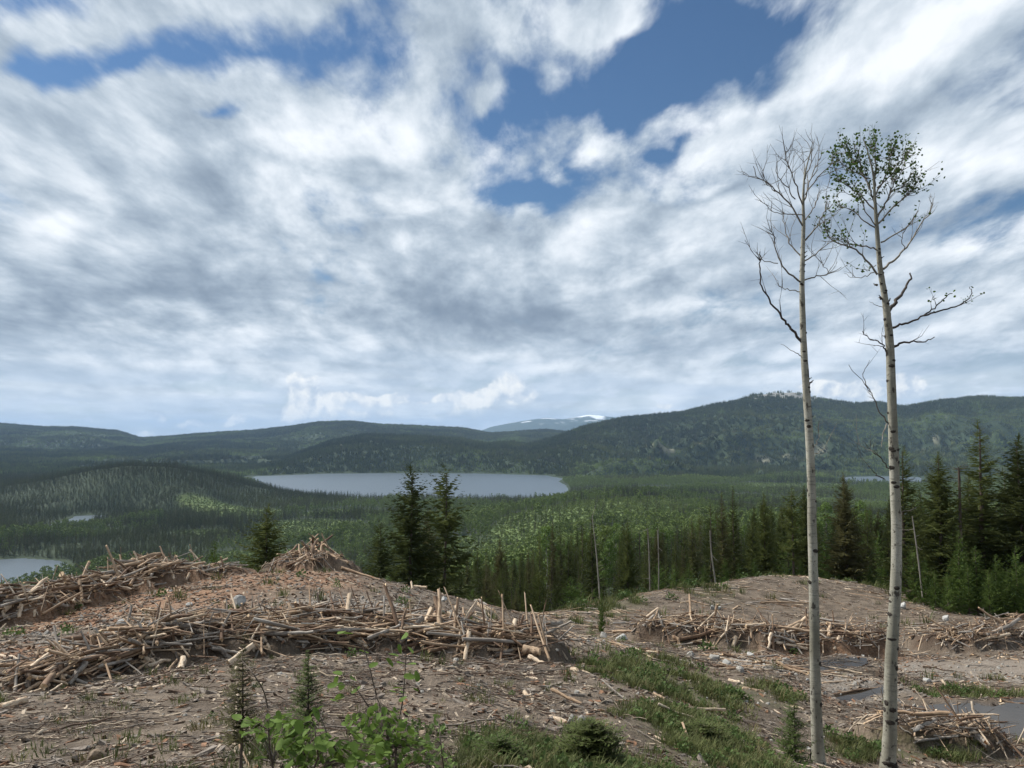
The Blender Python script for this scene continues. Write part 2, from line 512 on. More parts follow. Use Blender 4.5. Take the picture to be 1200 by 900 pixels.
def uY(x, y):
    r = np.hypot(x, y)
    az = np.arctan2(x, y)
    azc = np.clip(az, -.86, .86)
    return np.tan(azc), r * np.cos(azc)


pud_poly = []


def height(x, y, fine=True):
    x = np.asarray(x, float)
    y = np.asarray(y, float)
    r = np.hypot(x, y)
    u, Y = uY(x, y)
    hn = tps_near(np.clip(x, -140, 140) / 30, np.clip(y, -60, 160) / 30)
    L = np.log(np.maximum(Y, 60))
    hm = tps_mid(np.clip(u, -.84, .90) * 2.2, L)
    t = sstep(75, 125, r)
    # behind the camera the near surface just carries on
    z = hn * (1 - t) + hm * t
    amp = sstep(120, 900, r)
    z = z + amp * (9 * fbm(x, y, 420, 4, 3) + 3 * fbm(x, y, 90, 3, 5))
    zr = z.copy()
    rockm = np.zeros(np.shape(x))
    for i, (cr_, wf, wb, ex, base) in enumerate(RIDGES):
        cy = np.interp(u, cr_[0], cr_[1])
        cz = np.interp(u, cr_[0], cr_[2])
        dd = Y - cy
        tt = np.abs(dd) / np.where(dd < 0, wf, wb)
        sp = fbm(x, y, (260, 700, 800, 1300, 2500)[i], 5, 40 + i, .52, True)
        away = sstep(0.02, .45, tt)
        tt = tt * (1 - away * (.25 if i == 0 else .5) * sp)
        s = np.clip(1 - tt, 0, 1)
        s = (s * s * (3 - 2 * s)) * .45 + .55 * s ** ex
        sh = base + (cz - base) * s
        sh = sh + (cz - base) * .06 * fbm(x, y, 300, 5, 60 + i, .55) * s * (.15 + 1.6 * away)
        zr = np.where((cz > base) & (s > 0), np.maximum(zr, sh), zr)
    z = zr
    # lakes: the ground dips under them and stays above the water elsewhere
    m = (r > 700) & (r < 6500)
    if m.any():
        d = np.full(m.sum(), -1e9)
        for _, _, poly in LAKES:
            d = np.maximum(d, inside_dist(x[m], y[m], poly))
        q = z[m]
        q = np.where(d > 0, LAKE_Z - np.minimum(d * .08, 4) - .05, np.minimum(np.maximum(q, LAKE_Z + np.minimum(-d * .05, 2.0) + .3), LAKE_Z + .5 + (-d) * .09 + np.maximum(0, -d - 60) * .35))
        z[m] = q
    far = r > 300
    z = np.where(far & (z < LAKE_Z + .8) & (z > LAKE_Z), LAKE_Z + .8, z)
    if fine:
        k = (1 - sstep(90, 220, r))
        z = z + k * (.10 * fbm(x, y, 2.6, 4, 7) * sstep(3, 9, r) + .22 * fbm(x, y, 9, 3, 8) * sstep(8, 16, r))
        m = r < 80
        if m.any():
            z[m] += pile_h(x[m], y[m])
        for poly, zp in pud_poly:
            x0, y0 = poly.min(0) - 3
            x1, y1 = poly.max(0) + 3
            m = (x > x0) & (x < x1) & (y > y0) & (y < y1)
            if m.any():
                d = inside_dist(x[m], y[m], poly) + .42 * fbm(x[m], y[m], .9, 4, 12)
                f = sstep(-1.6, -.1, d)
                z[m] = z[m] * (1 - f) + (zp - .02 - .07 * np.clip(d * 3, -1, 1.5)) * f
    return z


for nm_, pts_, Y_ in PUDDLES:
    c_ = np.mean(np.array(pts_, float), 0)
    zp_ = float(pv(c_[1]) * Y_)
    poly_ = poly_xy(pts_, zp_)
    pud_poly.append((poly_, zp_))


def Hbase(x, y):
    a_, b_ = np.array([float(x)]), np.array([float(y)])
    return float((height(a_, b_) - pile_h(a_, b_))[0])


def H(x, y):
    return float(height(np.array([x]), np.array([y]))[0])


def Hs(x, y):
    return height(np.asarray(x, float), np.asarray(y, float))


# ---------------------------------------------------------------- where what grows
def chart(x, y):
    u, Y = uY(x, y)
    return 600 + u * 900, Y


def zone(px, Y, lst):
    o = np.zeros(np.shape(px))
    l = np.log(np.maximum(Y, 1))
    for a, b, rx, rl, wt in lst:
        o = np.maximum(o, wt * np.exp(-(((px - a) / rx) ** 2 + ((l - math.log(b)) / rl) ** 2)))
    return o


OPEN_GREEN = [(270, 1950, 85, .09, 1), (360, 1500, 95, .14, 1.1), (430, 1900, 70, .07, 1), (330, 1180, 90, .09, 1), (520, 1050, 60, .10, .9), (240, 1500, 50, .05, .8), (705, 1150, 115, .27, 1.3), (620, 950, 60, .12, .9), (820, 1500, 120, .14, 1), (950, 2000, 130, .14, 1),
              (570, 900, 60, .10, .8), (300, 760, 60, .12, 1), (270, 640, 50, .1, .9), (950, 2700, 130, .1, .9), (760, 2500, 70, .09, .8), 
              (1090, 560, 90, .14, .7), (700, 800, 80, .1, .7), (380, 1150, 40, .1, .7), (490, 1300, 50, .1, .7)]
FAR_PALE = [(700, 5200, 60, .03, .8), (800, 5350, 70, .03, .8), (900, 5000, 60, .03, .85), (1180, 5300, 80, .03, .9), (1060, 5400, 60, .025, .8), (450, 4950, 60, .02, .7), (320, 7700, 110, .035, 1), (60, 8700, 90, .025, .95), (480, 8300, 120, .03, .95), (180, 7400, 70, .03, .8), (100, 8200, 90, .035, 1), (230, 8500, 80, .03, .9), (400, 7400, 130, .05, .8), (560, 7600, 80, .04, .6), (1010, 4600, 60, .07, .9), (1150, 4900, 90, .05, .9), (870, 5300, 80, .04, .6),
            (730, 4700, 60, .03, .8), (980, 5300, 90, .03, .5), (60, 5200, 90, .04, .7), (120, 4900, 60, .04, .6)]
CLEARCUT = [(1012, 4900, 26, .022, 1), (925, 4350, 44, .008, 1), (1085, 4800, 16, .006, .7), (1120, 5050, 22, .005, .6), (400, 4750, 10, .02, .8), (800, 4400, 50, .006, .8)]
DARK = [(120, 2150, 260, .22, 1.3), (500, 4900, 250, .12, 1), (0, 5300, 140, .08, .8), (130, 1200, 160, .06, 1)]


def cover(x, y):
    """open: regrowing low green; aspen: share of broadleaf trees; tint 0 dark .. 1 light; clear: bare"""
    px, Y = chart(x, y)
    n1 = fbm(x, y, 210, 4, 71)
    n2 = fbm(x, y, 520, 4, 72)
    r = np.hypot(x, y)
    op = zone(px + 30 * n1, Y * (1 + .08 * n2), OPEN_GREEN)
    op = sstep(.38, .62, op + .22 * n1)
    fp = zone(px + 30 * n1, Y * (1 + .03 * n2), FAR_PALE)
    bare = sstep(.40, .62, zone(px + 30 * n1 + 12 * fbm(x, y, 50, 3, 74), Y * (1 + .025 * n1), CLEARCUT) + .35 * fbm(x, y, 60, 4, 75))
    dk = zone(px, Y, DARK)
    n4 = fbm(x, y, 900, 4, 73)
    a = .66 + .22 * (Y < 2000) + 1.7 * n1 + .9 * n2 + .6 * n4 + .35 * op + .35 * fp - 1.6 * dk
    a = a - .18 - .25 * sstep(2500, 4500, Y)
    asp = sstep(.35, .85, a)
    tint = np.clip(.46 + 1.0 * n2 + .6 * n4 + .5 * fp - .35 * dk, 0, 1)  # sunlit and cloud-shaded patches of the hills, put into the foliage colour
    return op, asp, tint, bare


# ---------------------------------------------------------------- ground sheet
az_f = np.radians(np.arange(-47, 47.001, .12))
az_c = np.radians(np.r_[np.arange(50, 180, 3.0), np.arange(-180, -47.1, 3.0)])
AZ = np.unique(np.r_[az_f, az_c])
NR = 1080
RR = np.exp(np.linspace(math.log(1.2), math.log(38000), NR))
A2, R2 = np.meshgrid(AZ, RR)
GX, GY = R2 * np.sin(A2), R2 * np.cos(A2)
GZ = Hs(GX, GY)
NA = len(AZ)
ELV = np.maximum.accumulate(GZ / R2, axis=0)      # highest sight line so far, for leaving out what no one sees


def seen(x, y, z, h, margin=.006):
    a = np.arctan2(x, y)
    r = np.hypot(x, y)
    i = np.clip(np.searchsorted(AZ, a), 0, NA - 1)
    j = np.clip(np.searchsorted(RR, r * .985) - 1, 0, NR - 1)
    return (z + h) / r > ELV[j, i] - margin * np.clip(300 / r, .15, 1)


def mesh_from(name, verts, faces_flat, sizes):
    me = bpy.data.meshes.new(name)
    verts = np.asarray(verts, np.float32)
    me.vertices.add(len(verts))
    me.vertices.foreach_set('co', verts.ravel())
    ff = np.asarray(faces_flat, np.int32).ravel()
    sizes = np.asarray(sizes, np.int32)
    me.loops.add(len(ff))
    me.loops.foreach_set('vertex_index', ff)
    me.polygons.add(len(sizes))
    st = np.r_[0, np.cumsum(sizes)[:-1]].astype(np.int32)
    me.polygons.foreach_set('loop_start', st)
    try:
        me.polygons.foreach_set('loop_total', sizes)
    except Exception:
        pass
    me.update(calc_edges=True)
    return me


def add_attr(me, name, vals, typ='FLOAT', dom='POINT'):
    a = me.attributes.new(name, typ, dom)
    a.data.foreach_set('value' if typ in ('FLOAT', 'INT') else 'vector' if typ == 'FLOAT_VECTOR' else 'color', np.asarray(vals, np.float32 if typ != 'INT' else np.int32).ravel())


def new_obj(name, me, mat=None, parent=None, link=True):
    o = bpy.data.objects.new(name, me)
    if mat:
        me.materials.append(mat)
    if link:
        COL.objects.link(o)
    if parent:
        o.parent = parent
    return o


def tag(o, label=None, cat=None, group=None, kind=None):
    if label:
        o['label'] = label
    if cat:
        o['category'] = cat
    if group:
        o['group'] = group
    if kind:
        o['kind'] = kind
    return o


def mat(name):
    m_ = bpy.data.materials.new(name)
    m_.use_nodes = True
    t = NT(m_.node_tree)
    out = t.n('ShaderNodeOutputMaterial')
    b = t.n('ShaderNodeBsdfPrincipled')
    t.link(b.outputs[0], out.inputs[0])
    b.inputs['Roughness'].default_value = .85
    b.inputs['Specular IOR Level'].default_value = .25
    t.b, t.out = b, out
    return m_, t


def attr(t, name, typ='GEOMETRY', out='Fac'):
    nd = t.n('ShaderNodeAttribute', attribute_type=typ, attribute_name=name)
    return nd.outputs[out]


# ground masks
def near_masks(x, y):
    px, Y = chart(x, y)
    r = np.hypot(x, y)
    n = fbm(x, y, 5, 4, 21)
    n3 = fbm(x, y, 1.6, 3, 22)
    W = lambda lst: zone(px, np.where(r > 110, 1e6, Y), lst)
    grass = W([(640, 8.5, 240, .28, .9), (830, 12, 150, .35, .9), (760, 19, 120, .24, .85), (620, 17.5, 70, .10, .6), (1080, 18, 120, .05, 1), (1140, 27.5, 90, .05, 1), (980, 17.2, 60, .10, .9),
               (860, 80, 110, .14, .9), (1000, 78, 60, .10, .8), (700, 60, 70, .25, .9), (1160, 66, 60, .10, .9), (760, 26, 60, .12, .5), (900, 22, 60, .10, .7), (320, 7.5, 120, .2, .6), (830, 60, 60, .1, .5), (1200, 15, 120, .12, .8), (40, 29, 20, .03, .8), (380, 40, 14, .04, .7), (260, 9, 60, .2, .5)])
    gravel = W([(200, 24, 120, .16, .8), (420, 28, 100, .12, .95), (330, 26, 60, .1, .9), (1010, 27, 70, .12, 1), (860, 30, 60, .09, .95), (1120, 33, 140, .12, .95), (700, 28, 40, .15, .5), (480, 36, 60, .15, .5), (60, 22, 100, .12, .6), (1000, 33, 60, .08, .7)])
    red = W([(150, 30, 190, .22, 1), (60, 19, 130, .16, 1), (330, 36, 150, .16, .95), (560, 30, 90, .15, .6), (1000, 36, 150, .07, .9), (950, 32.5, 100, .05, .8), (960, 24, 60, .1, .7), (880, 42, 120, .08, .6), (60, 12, 140, .2, .35), (1050, 21, 60, .1, .6), (1020, 52, 90, .1, .4), (820, 44, 60, .08, .6), (1150, 22, 60, .1, .5)])
    road = W([(1160, 34.5, 120, .07, 1.2), (1060, 33, 70, .06, .7)])
    grass = sstep(.35, .75, grass + .35 * n + .25 * n3)
    gravel = sstep(.35, .75, gravel + .3 * n + .2 * n3)
    red = sstep(.3, .85, red + .35 * n)
    return grass, gravel, red, sstep(.4, .9, road + .2 * n)


op_, asp_, tint_, bare_ = cover(GX, GY)
g_grass, g_gravel, g_red, g_road = near_masks(GX, GY)
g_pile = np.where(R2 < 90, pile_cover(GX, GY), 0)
g_wet = np.zeros(GX.shape)
for poly_, zp_ in pud_poly:
    mm = R2 < 80
    d_ = inside_dist(GX[mm], GY[mm], poly_)
    g_wet[mm] = np.maximum(g_wet[mm], sstep(-.5, .1, d_))
px_, Y_ = chart(GX, GY)
edgeY = np.interp(px_, [-200, 300, 430, 560, 640, 760, 860, 960, 1050, 1120, 1200, 1500], [60, 58, 60, 56, 60, 68, 80, 84, 80, 70, 64, 60])
g_forest = sstep(-5, 6, Y_ - edgeY + 3 * fbm(GX, GY, 8, 3, 77))
# rocky head of the highest summit and snow on the far range
g_rock = zone(px_, Y_, [(925, 6150, 48, .045, 1.3), (870, 6200, 26, .02, .9), (985, 6150, 26, .02, .7)])
g_rock = sstep(.35, .8, g_rock + .5 * fbm(GX, GY, 120, 4, 81))
g_snow = .85 * sstep(540, 680, GZ + 330 * fbm(GX, GY, 480, 5, 82)) * (Y_ > 20000)
verts = np.stack([GX, GY, GZ], -1).reshape(-1, 3)
ii, jj = np.meshgrid(np.arange(NR - 1), np.arange(NA), indexing='ij')
j2 = (jj + 1) % NA
F = np.stack([ii * NA + jj, ii * NA + j2, (ii + 1) * NA + j2, (ii + 1) * NA + jj], -1).reshape(-1, 4)
nv = len(verts)
verts = np.r_[verts, [[0, 0, float(GZ[0].mean())]]]
tri = np.stack([np.full(NA, nv), np.arange(NA), (np.arange(NA) + 1) % NA], -1)
me = mesh_from('ground', verts, np.r_[F[:, ::-1].ravel(), tri[:, ::-1].ravel()], np.r_[np.full(len(F), 4), np.full(NA, 3)])
for nm_, v_ in (('grass', g_grass), ('gravel', g_gravel), ('red', g_red), ('pile', g_pile), ('wet', g_wet), ('forest', g_forest), ('openland', op_), ('bare', bare_), ('rock', g_rock), ('snow', g_snow), ('road', g_road), ('tint', tint_)):
    add_attr(me, nm_, np.r_[v_.ravel(), 0])
me.polygons.foreach_set('use_smooth', np.ones(len(me.polygons), bool))
m_, t = mat('ground')
geo = t.n('ShaderNodeNewGeometry')
pos = geo.outputs['Position']
nA = t.noise(pos, 1.1, 6, .6)
nB = t.noise(pos, 6.0, 6, .65)
nC = t.noise(pos, 28.0, 4, .6)
vor = t.n('ShaderNodeTexVoronoi', feature='F1')
t.put(vor.inputs['Vector'], pos)
vor.inputs['Scale'].default_value = 11
vor.inputs['Randomness'].default_value = 1
vcol = t.n('ShaderNodeSeparateColor')
t.link(vor.outputs['Color'], vcol.inputs[0])
# drawn-out fibres of shredded bark and twigs, in three directions
fib = []
for a_ in (.4, 1.5, 2.6):
    fib.append(t.noise(t.mapping(pos, rot=(0, 0, a_), scale=(30, 3.2, 8)), 1.0, 3, .6))
fb = t.m('MAXIMUM', t.m('MAXIMUM', fib[0], fib[1]), fib[2])
soil = t.mix(t.mr(nA, .35, .65), (.080, .060, .042), (.160, .124, .090))
soil = t.mix(t.mr(fb, .60, .74, 0, .75), soil, (.25, .20, .15))
soil = t.mix(t.mr(nB, .58, .72, 0, .6), soil, (.055, .038, .028))
redc = t.mix(t.mr(nB, .35, .65), (.17, .092, .050), (.29, .180, .110))
redc = t.mix(t.mr(fb, .60, .74, 0, .7), redc, (.40, .30, .21))
col = t.mix(t.m('MULTIPLY', attr(t, 'red'), t.mr(nA, .3, .6, .45, 1)), soil, redc)
grav = t.mix(vcol.outputs[0], (.12, .105, .085), (.31, .285, .25))
grav = t.mix(t.mr(nB, .4, .7, .6, 0), grav, (.20, .155, .115))
col = t.mix(t.m('MULTIPLY', attr(t, 'gravel'), t.mr(nB, .3, .5, .4, 1)), col, grav)
rd = t.mix(t.m('MULTIPLY_ADD', nC, .5, t.m('MULTIPLY', nA, .5)), (.13, .105, .08), (.27, .225, .18))
col = t.mix(t.m('MULTIPLY', attr(t, 'road'), t.mr(nB, .35, .6, .45, .95)), col, rd)
gr = t.mix(nB, (.050, .050, .024), (.085, .088, .036))
col = t.mix(t.m('MULTIPLY', attr(t, 'grass'), t.mr(nB, .35, .6, .1, .7)), col, gr)
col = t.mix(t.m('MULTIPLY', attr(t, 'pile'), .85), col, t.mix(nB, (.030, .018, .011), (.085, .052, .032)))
col = t.mix(t.m('MULTIPLY', attr(t, 'wet'), .75), col, (.035, .028, .022))
# forest floor and open regrowth beyond the clearing
nM = t.noise(pos, .02, 5, .6)
nF = t.noise(pos, .12, 5, .65)
ff = t.mix(nF, (.014, .022, .009), (.035, .055, .020))
og = t.mix(t.mr(t.m('MULTIPLY_ADD', nF, .6, t.m('MULTIPLY', nM, .4)), .35, .65), (.055, .088, .022), (.115, .150, .045))
ff = t.mix(attr(t, 'openland'), ff, og)
ff = t.mix(attr(t, 'bare'), ff, t.mix(nF, (.12, .12, .075), (.22, .21, .15)))
ff = t.mix(attr(t, 'rock'), ff, t.mix(t.noise(pos, .035, 6, .7), (.06, .065, .05), (.33, .32, .30)))
ff = t.mix(attr(t, 'snow'), ff, (.85, .87, .90))
col = t.mix(attr(t, 'forest'), col, ff)
t.put(t.b.inputs['Base Color'], col)
t.put(t.b.inputs['Roughness'], t.mr(attr(t, 'wet'), 0, 1, .95, .35))
bump = t.n('ShaderNodeBump')
bump.inputs['Strength'].default_value = .8
bump.inputs['Distance'].default_value = .05
t.put(bump.inputs['Height'], t.m('ADD', t.m('MULTIPLY', fb, 1.2), t.m('ADD', nB, t.m('MULTIPLY', vor.outputs['Distance'], .8))))
t.link(bump.outputs[0], t.b.inputs['Normal'])
ground = new_obj('ground', me, m_)
tag(ground, kind='structure')

# ---------------------------------------------------------------- water
m_w, t = mat('lake_water')
t.put(t.b.inputs['Base Color'], (.07, .09, .105))
t.b.inputs['Roughness'].default_value = .34
t.b.inputs['Specular IOR Level'].default_value = .5
t.b.inputs['IOR'].default_value = 1.33
geo = t.n('ShaderNodeNewGeometry')
nz = t.noise(t.mapping(geo.outputs['Position'], scale=(.5, .5, .5)), .6, 4, .6)
bp = t.n('ShaderNodeBump')
bp.inputs['Strength'].default_value = .6
bp.inputs['Distance'].default_value = .5
t.put(bp.inputs['Height'], nz)
t.link(bp.outputs[0], t.b.inputs['Normal'])
m_p, t = mat('puddle_water')
t.put(t.b.inputs['Base Color'], (.03, .024, .018))
t.b.inputs['Roughness'].default_value = .04
t.b.inputs['IOR'].default_value = 1.33
geo = t.n('ShaderNodeNewGeometry')
bp = t.n('ShaderNodeBump')
bp.inputs['Strength'].default_value = .08
bp.inputs['Distance'].default_value = .02
t.put(bp.inputs['Height'], t.noise(geo.outputs['Position'], 5, 3, .5))
t.link(bp.outputs[0], t.b.inputs['Normal'])


def sheet(name, poly, z, grow, m, label=None):
    c = poly.mean(0)
    p = c + (poly - c) * grow
    me = mesh_from(name, np.c_[p, np.full(len(p), z)], np.arange(len(p)), [len(p)])
    if me.polygons[0].normal.z < 0:
        me.flip_normals()
    o = new_obj(name, me, m)
    tag(o, label, None, None, 'structure')
    return o


for nm_, lb_, poly_ in LAKES:
    sheet(nm_, poly_, LAKE_Z, 1.03, m_w)
for (nm_, _, _), (poly_, zp_) in zip(PUDDLES, pud_poly):
    sheet('puddle' if nm_ == 'puddle' else 'stream', poly_, zp_, 1.12, m_p)

# ================================================================ geometry collectors
class MB:
    """collects vertices and faces of one mesh"""

    def __init__(self):
        self.v, self.f, self.s, self.mi, self.n = [], [], [], [], 0

    def add(self, v, f, mi=0):
        v = np.asarray(v, float)
        f = np.asarray(f, int)
        self.v.append(v)
        self.f.append((f + self.n).ravel())
        self.s.append(np.full(len(f), f.shape[1]))
        self.mi.append(np.full(len(f), mi))
        self.n += len(v)

    def mesh(self, name, smooth=False):
        me = mesh_from(name, np.concatenate(self.v), np.concatenate(self.f), np.concatenate(self.s))
        me.polygons.foreach_set('material_index', np.concatenate(self.mi).astype(np.int32))
        if smooth:
            me.polygons.foreach_set('use_smooth', np.ones(len(me.polygons), bool))
        return me


def tube(mb, pts, rad, n=6, mi=0, cap=True, rough=0, rs=None, mi_cap=None):
    pts = np.asarray(pts, float)
    rad = np.broadcast_to(np.asarray(rad, float), (len(pts),))
    tg = np.gradient(pts, axis=0)
    tg /= np.linalg.norm(tg, axis=1)[:, None] + 1e-12
    ref = np.array([0, 1.0, 0]) if abs(tg[0][1]) < .8 else np.array([1.0, 0, 0])
    a = np.cross(tg, ref)
    a /= np.linalg.norm(a, axis=1)[:, None] + 1e-12
    b = np.cross(tg, a)
    th = np.linspace(0, 2 * math.pi, n, endpoint=False)
    rr = rad[:, None] * np.ones(n)
    if rough:
        rr = rr * (1 + rough * (rs or rng).normal(size=rr.shape))
    v = pts[:, None, :] + rr[..., None] * (np.cos(th)[None, :, None] * a[:, None, :] + np.sin(th)[None, :, None] * b[:, None, :])
    k = len(pts)
    i, j = np.meshgrid(np.arange(k - 1), np.arange(n), indexing='ij')
    j2 = (j + 1) % n
    f = np.stack([i * n + j, i * n + j2, (i + 1) * n + j2, (i + 1) * n + j], -1).reshape(-1, 4)
    v = v.reshape(-1, 3)
    mb.add(v, f, mi)
    if cap:
        for e, o in ((0, 1), (k - 1, -1)):
            ring = v[e * n:(e + 1) * n][::o]
            mb.add(ring, [list(range(n))], mi if mi_cap is None else mi_cap)


def smooth_line(p, k=4):
    """Catmull-Rom through the points"""
    p = np.asarray(p, float)
    q = np.r_[[2 * p[0] - p[1]], p, [2 * p[-1] - p[-2]]]
    out = []
    for i in range(1, len(q) - 2):
        for t_ in np.linspace(0, 1, k, endpoint=False):
            a, b, c, d = q[i - 1:i + 3]
            out.append(.5 * (2 * b + (c - a) * t_ + (2 * a - 5 * b + 4 * c - d) * t_ ** 2 + (3 * b - a - 3 * c + d) * t_ ** 3))
    out.append(p[-1])
    return np.array(out)


# ================================================================ foliage materials
def leaf_mat(name, dark, light, tint_src='INSTANCER', trans=.25, rndw=.5, brown=None, nsc=.6):
    m_, t = mat(name)
    oi = t.n('ShaderNodeObjectInfo')
    rnd = oi.outputs['Random']
    geo = t.n('ShaderNodeNewGeometry')
    nz = t.noise(geo.outputs['Position'], nsc, 3, .6)
    f = t.m('MULTIPLY_ADD', rnd, rndw, t.m('MULTIPLY_ADD', nz, .9, -.35))
    if tint_src:
        f = t.m('MULTIPLY_ADD', attr(t, 'tint', tint_src), .75, t.m('SUBTRACT', f, .15))
    f = t.m('ADD', f, 0, clamp=True)
    c = t.mix(f, dark, light)
    if brown:
        c = t.mix(t.mr(t.m('FRACT', t.m('MULTIPLY', rnd, 7.31)), .84, .96, 0, .6), c, brown)
    t.put(t.b.inputs['Base Color'], c)
    t.b.inputs['Roughness'].default_value = .7
    t.b.inputs['Specular IOR Level'].default_value = .15
    if trans:
        tr = t.n('ShaderNodeBsdfTranslucent')
        t.put(tr.inputs[0], c)
        mxs = t.n('ShaderNodeMixShader')
        mxs.inputs[0].default_value = trans
        t.link(t.b.outputs[0], mxs.inputs[1])
        t.link(tr.outputs[0], mxs.inputs[2])
        t.link(mxs.outputs[0], t.out.inputs[0])
    return m_


def plain_mat(name, a, b, sc=3, rough=.9, stretch=(1, 1, 1), detail=4, co='Object', bump=.3):
    m_, t = mat(name)
    tcn = t.n('ShaderNodeTexCoord')
    nz = t.noise(t.mapping(tcn.outputs[co], scale=stretch), sc, detail, .65)
    oi = t.n('ShaderNodeObjectInfo')
    f = t.m('ADD', t.mr(nz, .3, .7), t.m('MULTIPLY_ADD', oi.outputs['Random'], .5, -.25), clamp=True)
    t.put(t.b.inputs['Base Color'], t.mix(f, a, b))
    t.b.inputs['Roughness'].default_value = rough
    bp = t.n('ShaderNodeBump')
    bp.inputs['Strength'].default_value = bump
    bp.inputs['Distance'].default_value = .02
    t.put(bp.inputs['Height'], nz)
    t.link(bp.outputs[0], t.b.inputs['Normal'])
    return m_


M_con = leaf_mat('conifer_needles', (.050, .062, .020), (.125, .145, .044), None, .35, .75, (.115, .095, .048), 1.1)
M_con_y = leaf_mat('young_conifer_needles', (.075, .115, .028), (.14, .20, .05), None, .25, .6, None, 2)
M_confar = leaf_mat('far_conifer_needles', (.038, .052, .018), (.120, .143, .042), 'INSTANCER', .2, .5, (.09, .085, .05), .05)
M_asp = leaf_mat('aspen_leaves', (.065, .105, .025), (.140, .205, .055), None, .3, .8, (.14, .16, .055), .8)
M_aspfar = leaf_mat('far_aspen_leaves', (.075, .112, .024), (.155, .205, .055), 'INSTANCER', .1, .5, None, .04)
M_trunk = plain_mat('conifer_bark', (.05, .037, .028), (.14, .11, .085), 6, .95, (1, 1, .15))
M_trunkp = plain_mat('pale_bark', (.15, .145, .12), (.30, .29, .25), 6, .9, (1, 1, .3))
M_dead = plain_mat('weathered_dead_wood', (.13, .115, .095), (.28, .255, .22), 6, .9, (1, 1, .15))


# ================================================================ tree builders
def conifer_crown(Ht, R, whorls=40, nb=6, steps=7, seed=0, base=.06, ragged=.25, gap=0.0, droop=.25, fine=1.0, power=.8):
    r_ = np.random.default_rng(seed)
    V, Fc = [], []
    k = 0
    for wi in range(whorls):
        s = wi / (whorls - 1)
        z = Ht * (base + (1 - base) * s ** .92)
        Lw = R * (1 - s) ** power * (1 - .25 * math.exp(-((s) / .08) ** 2)) + .03 * R
        nbi = nb if s < .85 else max(3, nb - 2)
        for b in range(nbi):
            if r_.random() < gap:
                continue
            L = Lw * (1 + ragged * r_.normal())
            L = max(L, .05 * R)
            az = r_.random() * 2 * math.pi
            up = .35 - droop * 1.9 * (1 - s) + .12 * r_.normal() + .5 * s
            ca, sa = math.cos(az), math.sin(az)
            side = np.array([-sa, ca, 0])
            out = np.array([ca, sa, 0])
            zz = z + r_.normal() * Ht / whorls * .4
            ts = (np.arange(steps) + r_.random(steps)) / steps
            for t_ in ts:
                c = out * L * t_ + np.array([0, 0, zz + L * (up * t_ + .18 * t_ * t_)])
                wl = L * .30 * (1.15 - t_) * (.7 + .6 * r_.random()) + .03
                for sg in (-1, 1):
                    d = out * (.55 + .3 * r_.random()) + side * sg * (.6 + .4 * r_.random()) + np.array([0, 0, r_.normal() * .22 - .12])
                    tip = c + d * wl * fine
                    wv = side * sg * .12 * wl + out * .28 * wl
                    hang = np.array([0, 0, -.26 * wl * (.5 + r_.random())])
                    V += [c - wv * .5, c + wv * .7, tip, c + hang + wv * .2]
                    Fc += [(k, k + 1, k + 2), (k, k + 2, k + 3)]
                    k += 4
    # leader
    V += [(-.02 * R, 0, Ht * .96), (.02 * R, 0, Ht * .96), (0, 0, Ht * 1.02)]
    Fc += [(k, k + 1, k + 2)]
    return np.array(V), np.array(Fc)


def conifer_pair(Ht, R, seed, **kw):
    """trunk mesh and crown mesh of one conifer, standing on the origin"""
    r_ = np.random.default_rng(seed + 500)
    mb = MB()
    zs = np.linspace(-.6, Ht * .97, 9)
    lean = np.cumsum(r_.normal(size=(9, 2)) * Ht * .0025, axis=0)
    tube(mb, np.c_[lean, zs], np.linspace(Ht * .0125, Ht * .0012, 9), 7)
    for i in range(14):      # dead lower stubs
        z = Ht * (.03 + .25 * r_.random())
        a = r_.random() * 6.28
        L = R * (.3 + .5 * r_.random())
        tube(mb, [(0, 0, z), (math.cos(a) * L, math.sin(a) * L, z - .15 * L)], [.02, .006], 4)
    tm = mb.mesh('trunk')
    tm.materials.append(M_trunk)
    v, f = conifer_crown(Ht, R, seed=seed, **kw)
    cm = mesh_from('crown', v, f.ravel(), np.full(len(f), 3))
    return tm, cm


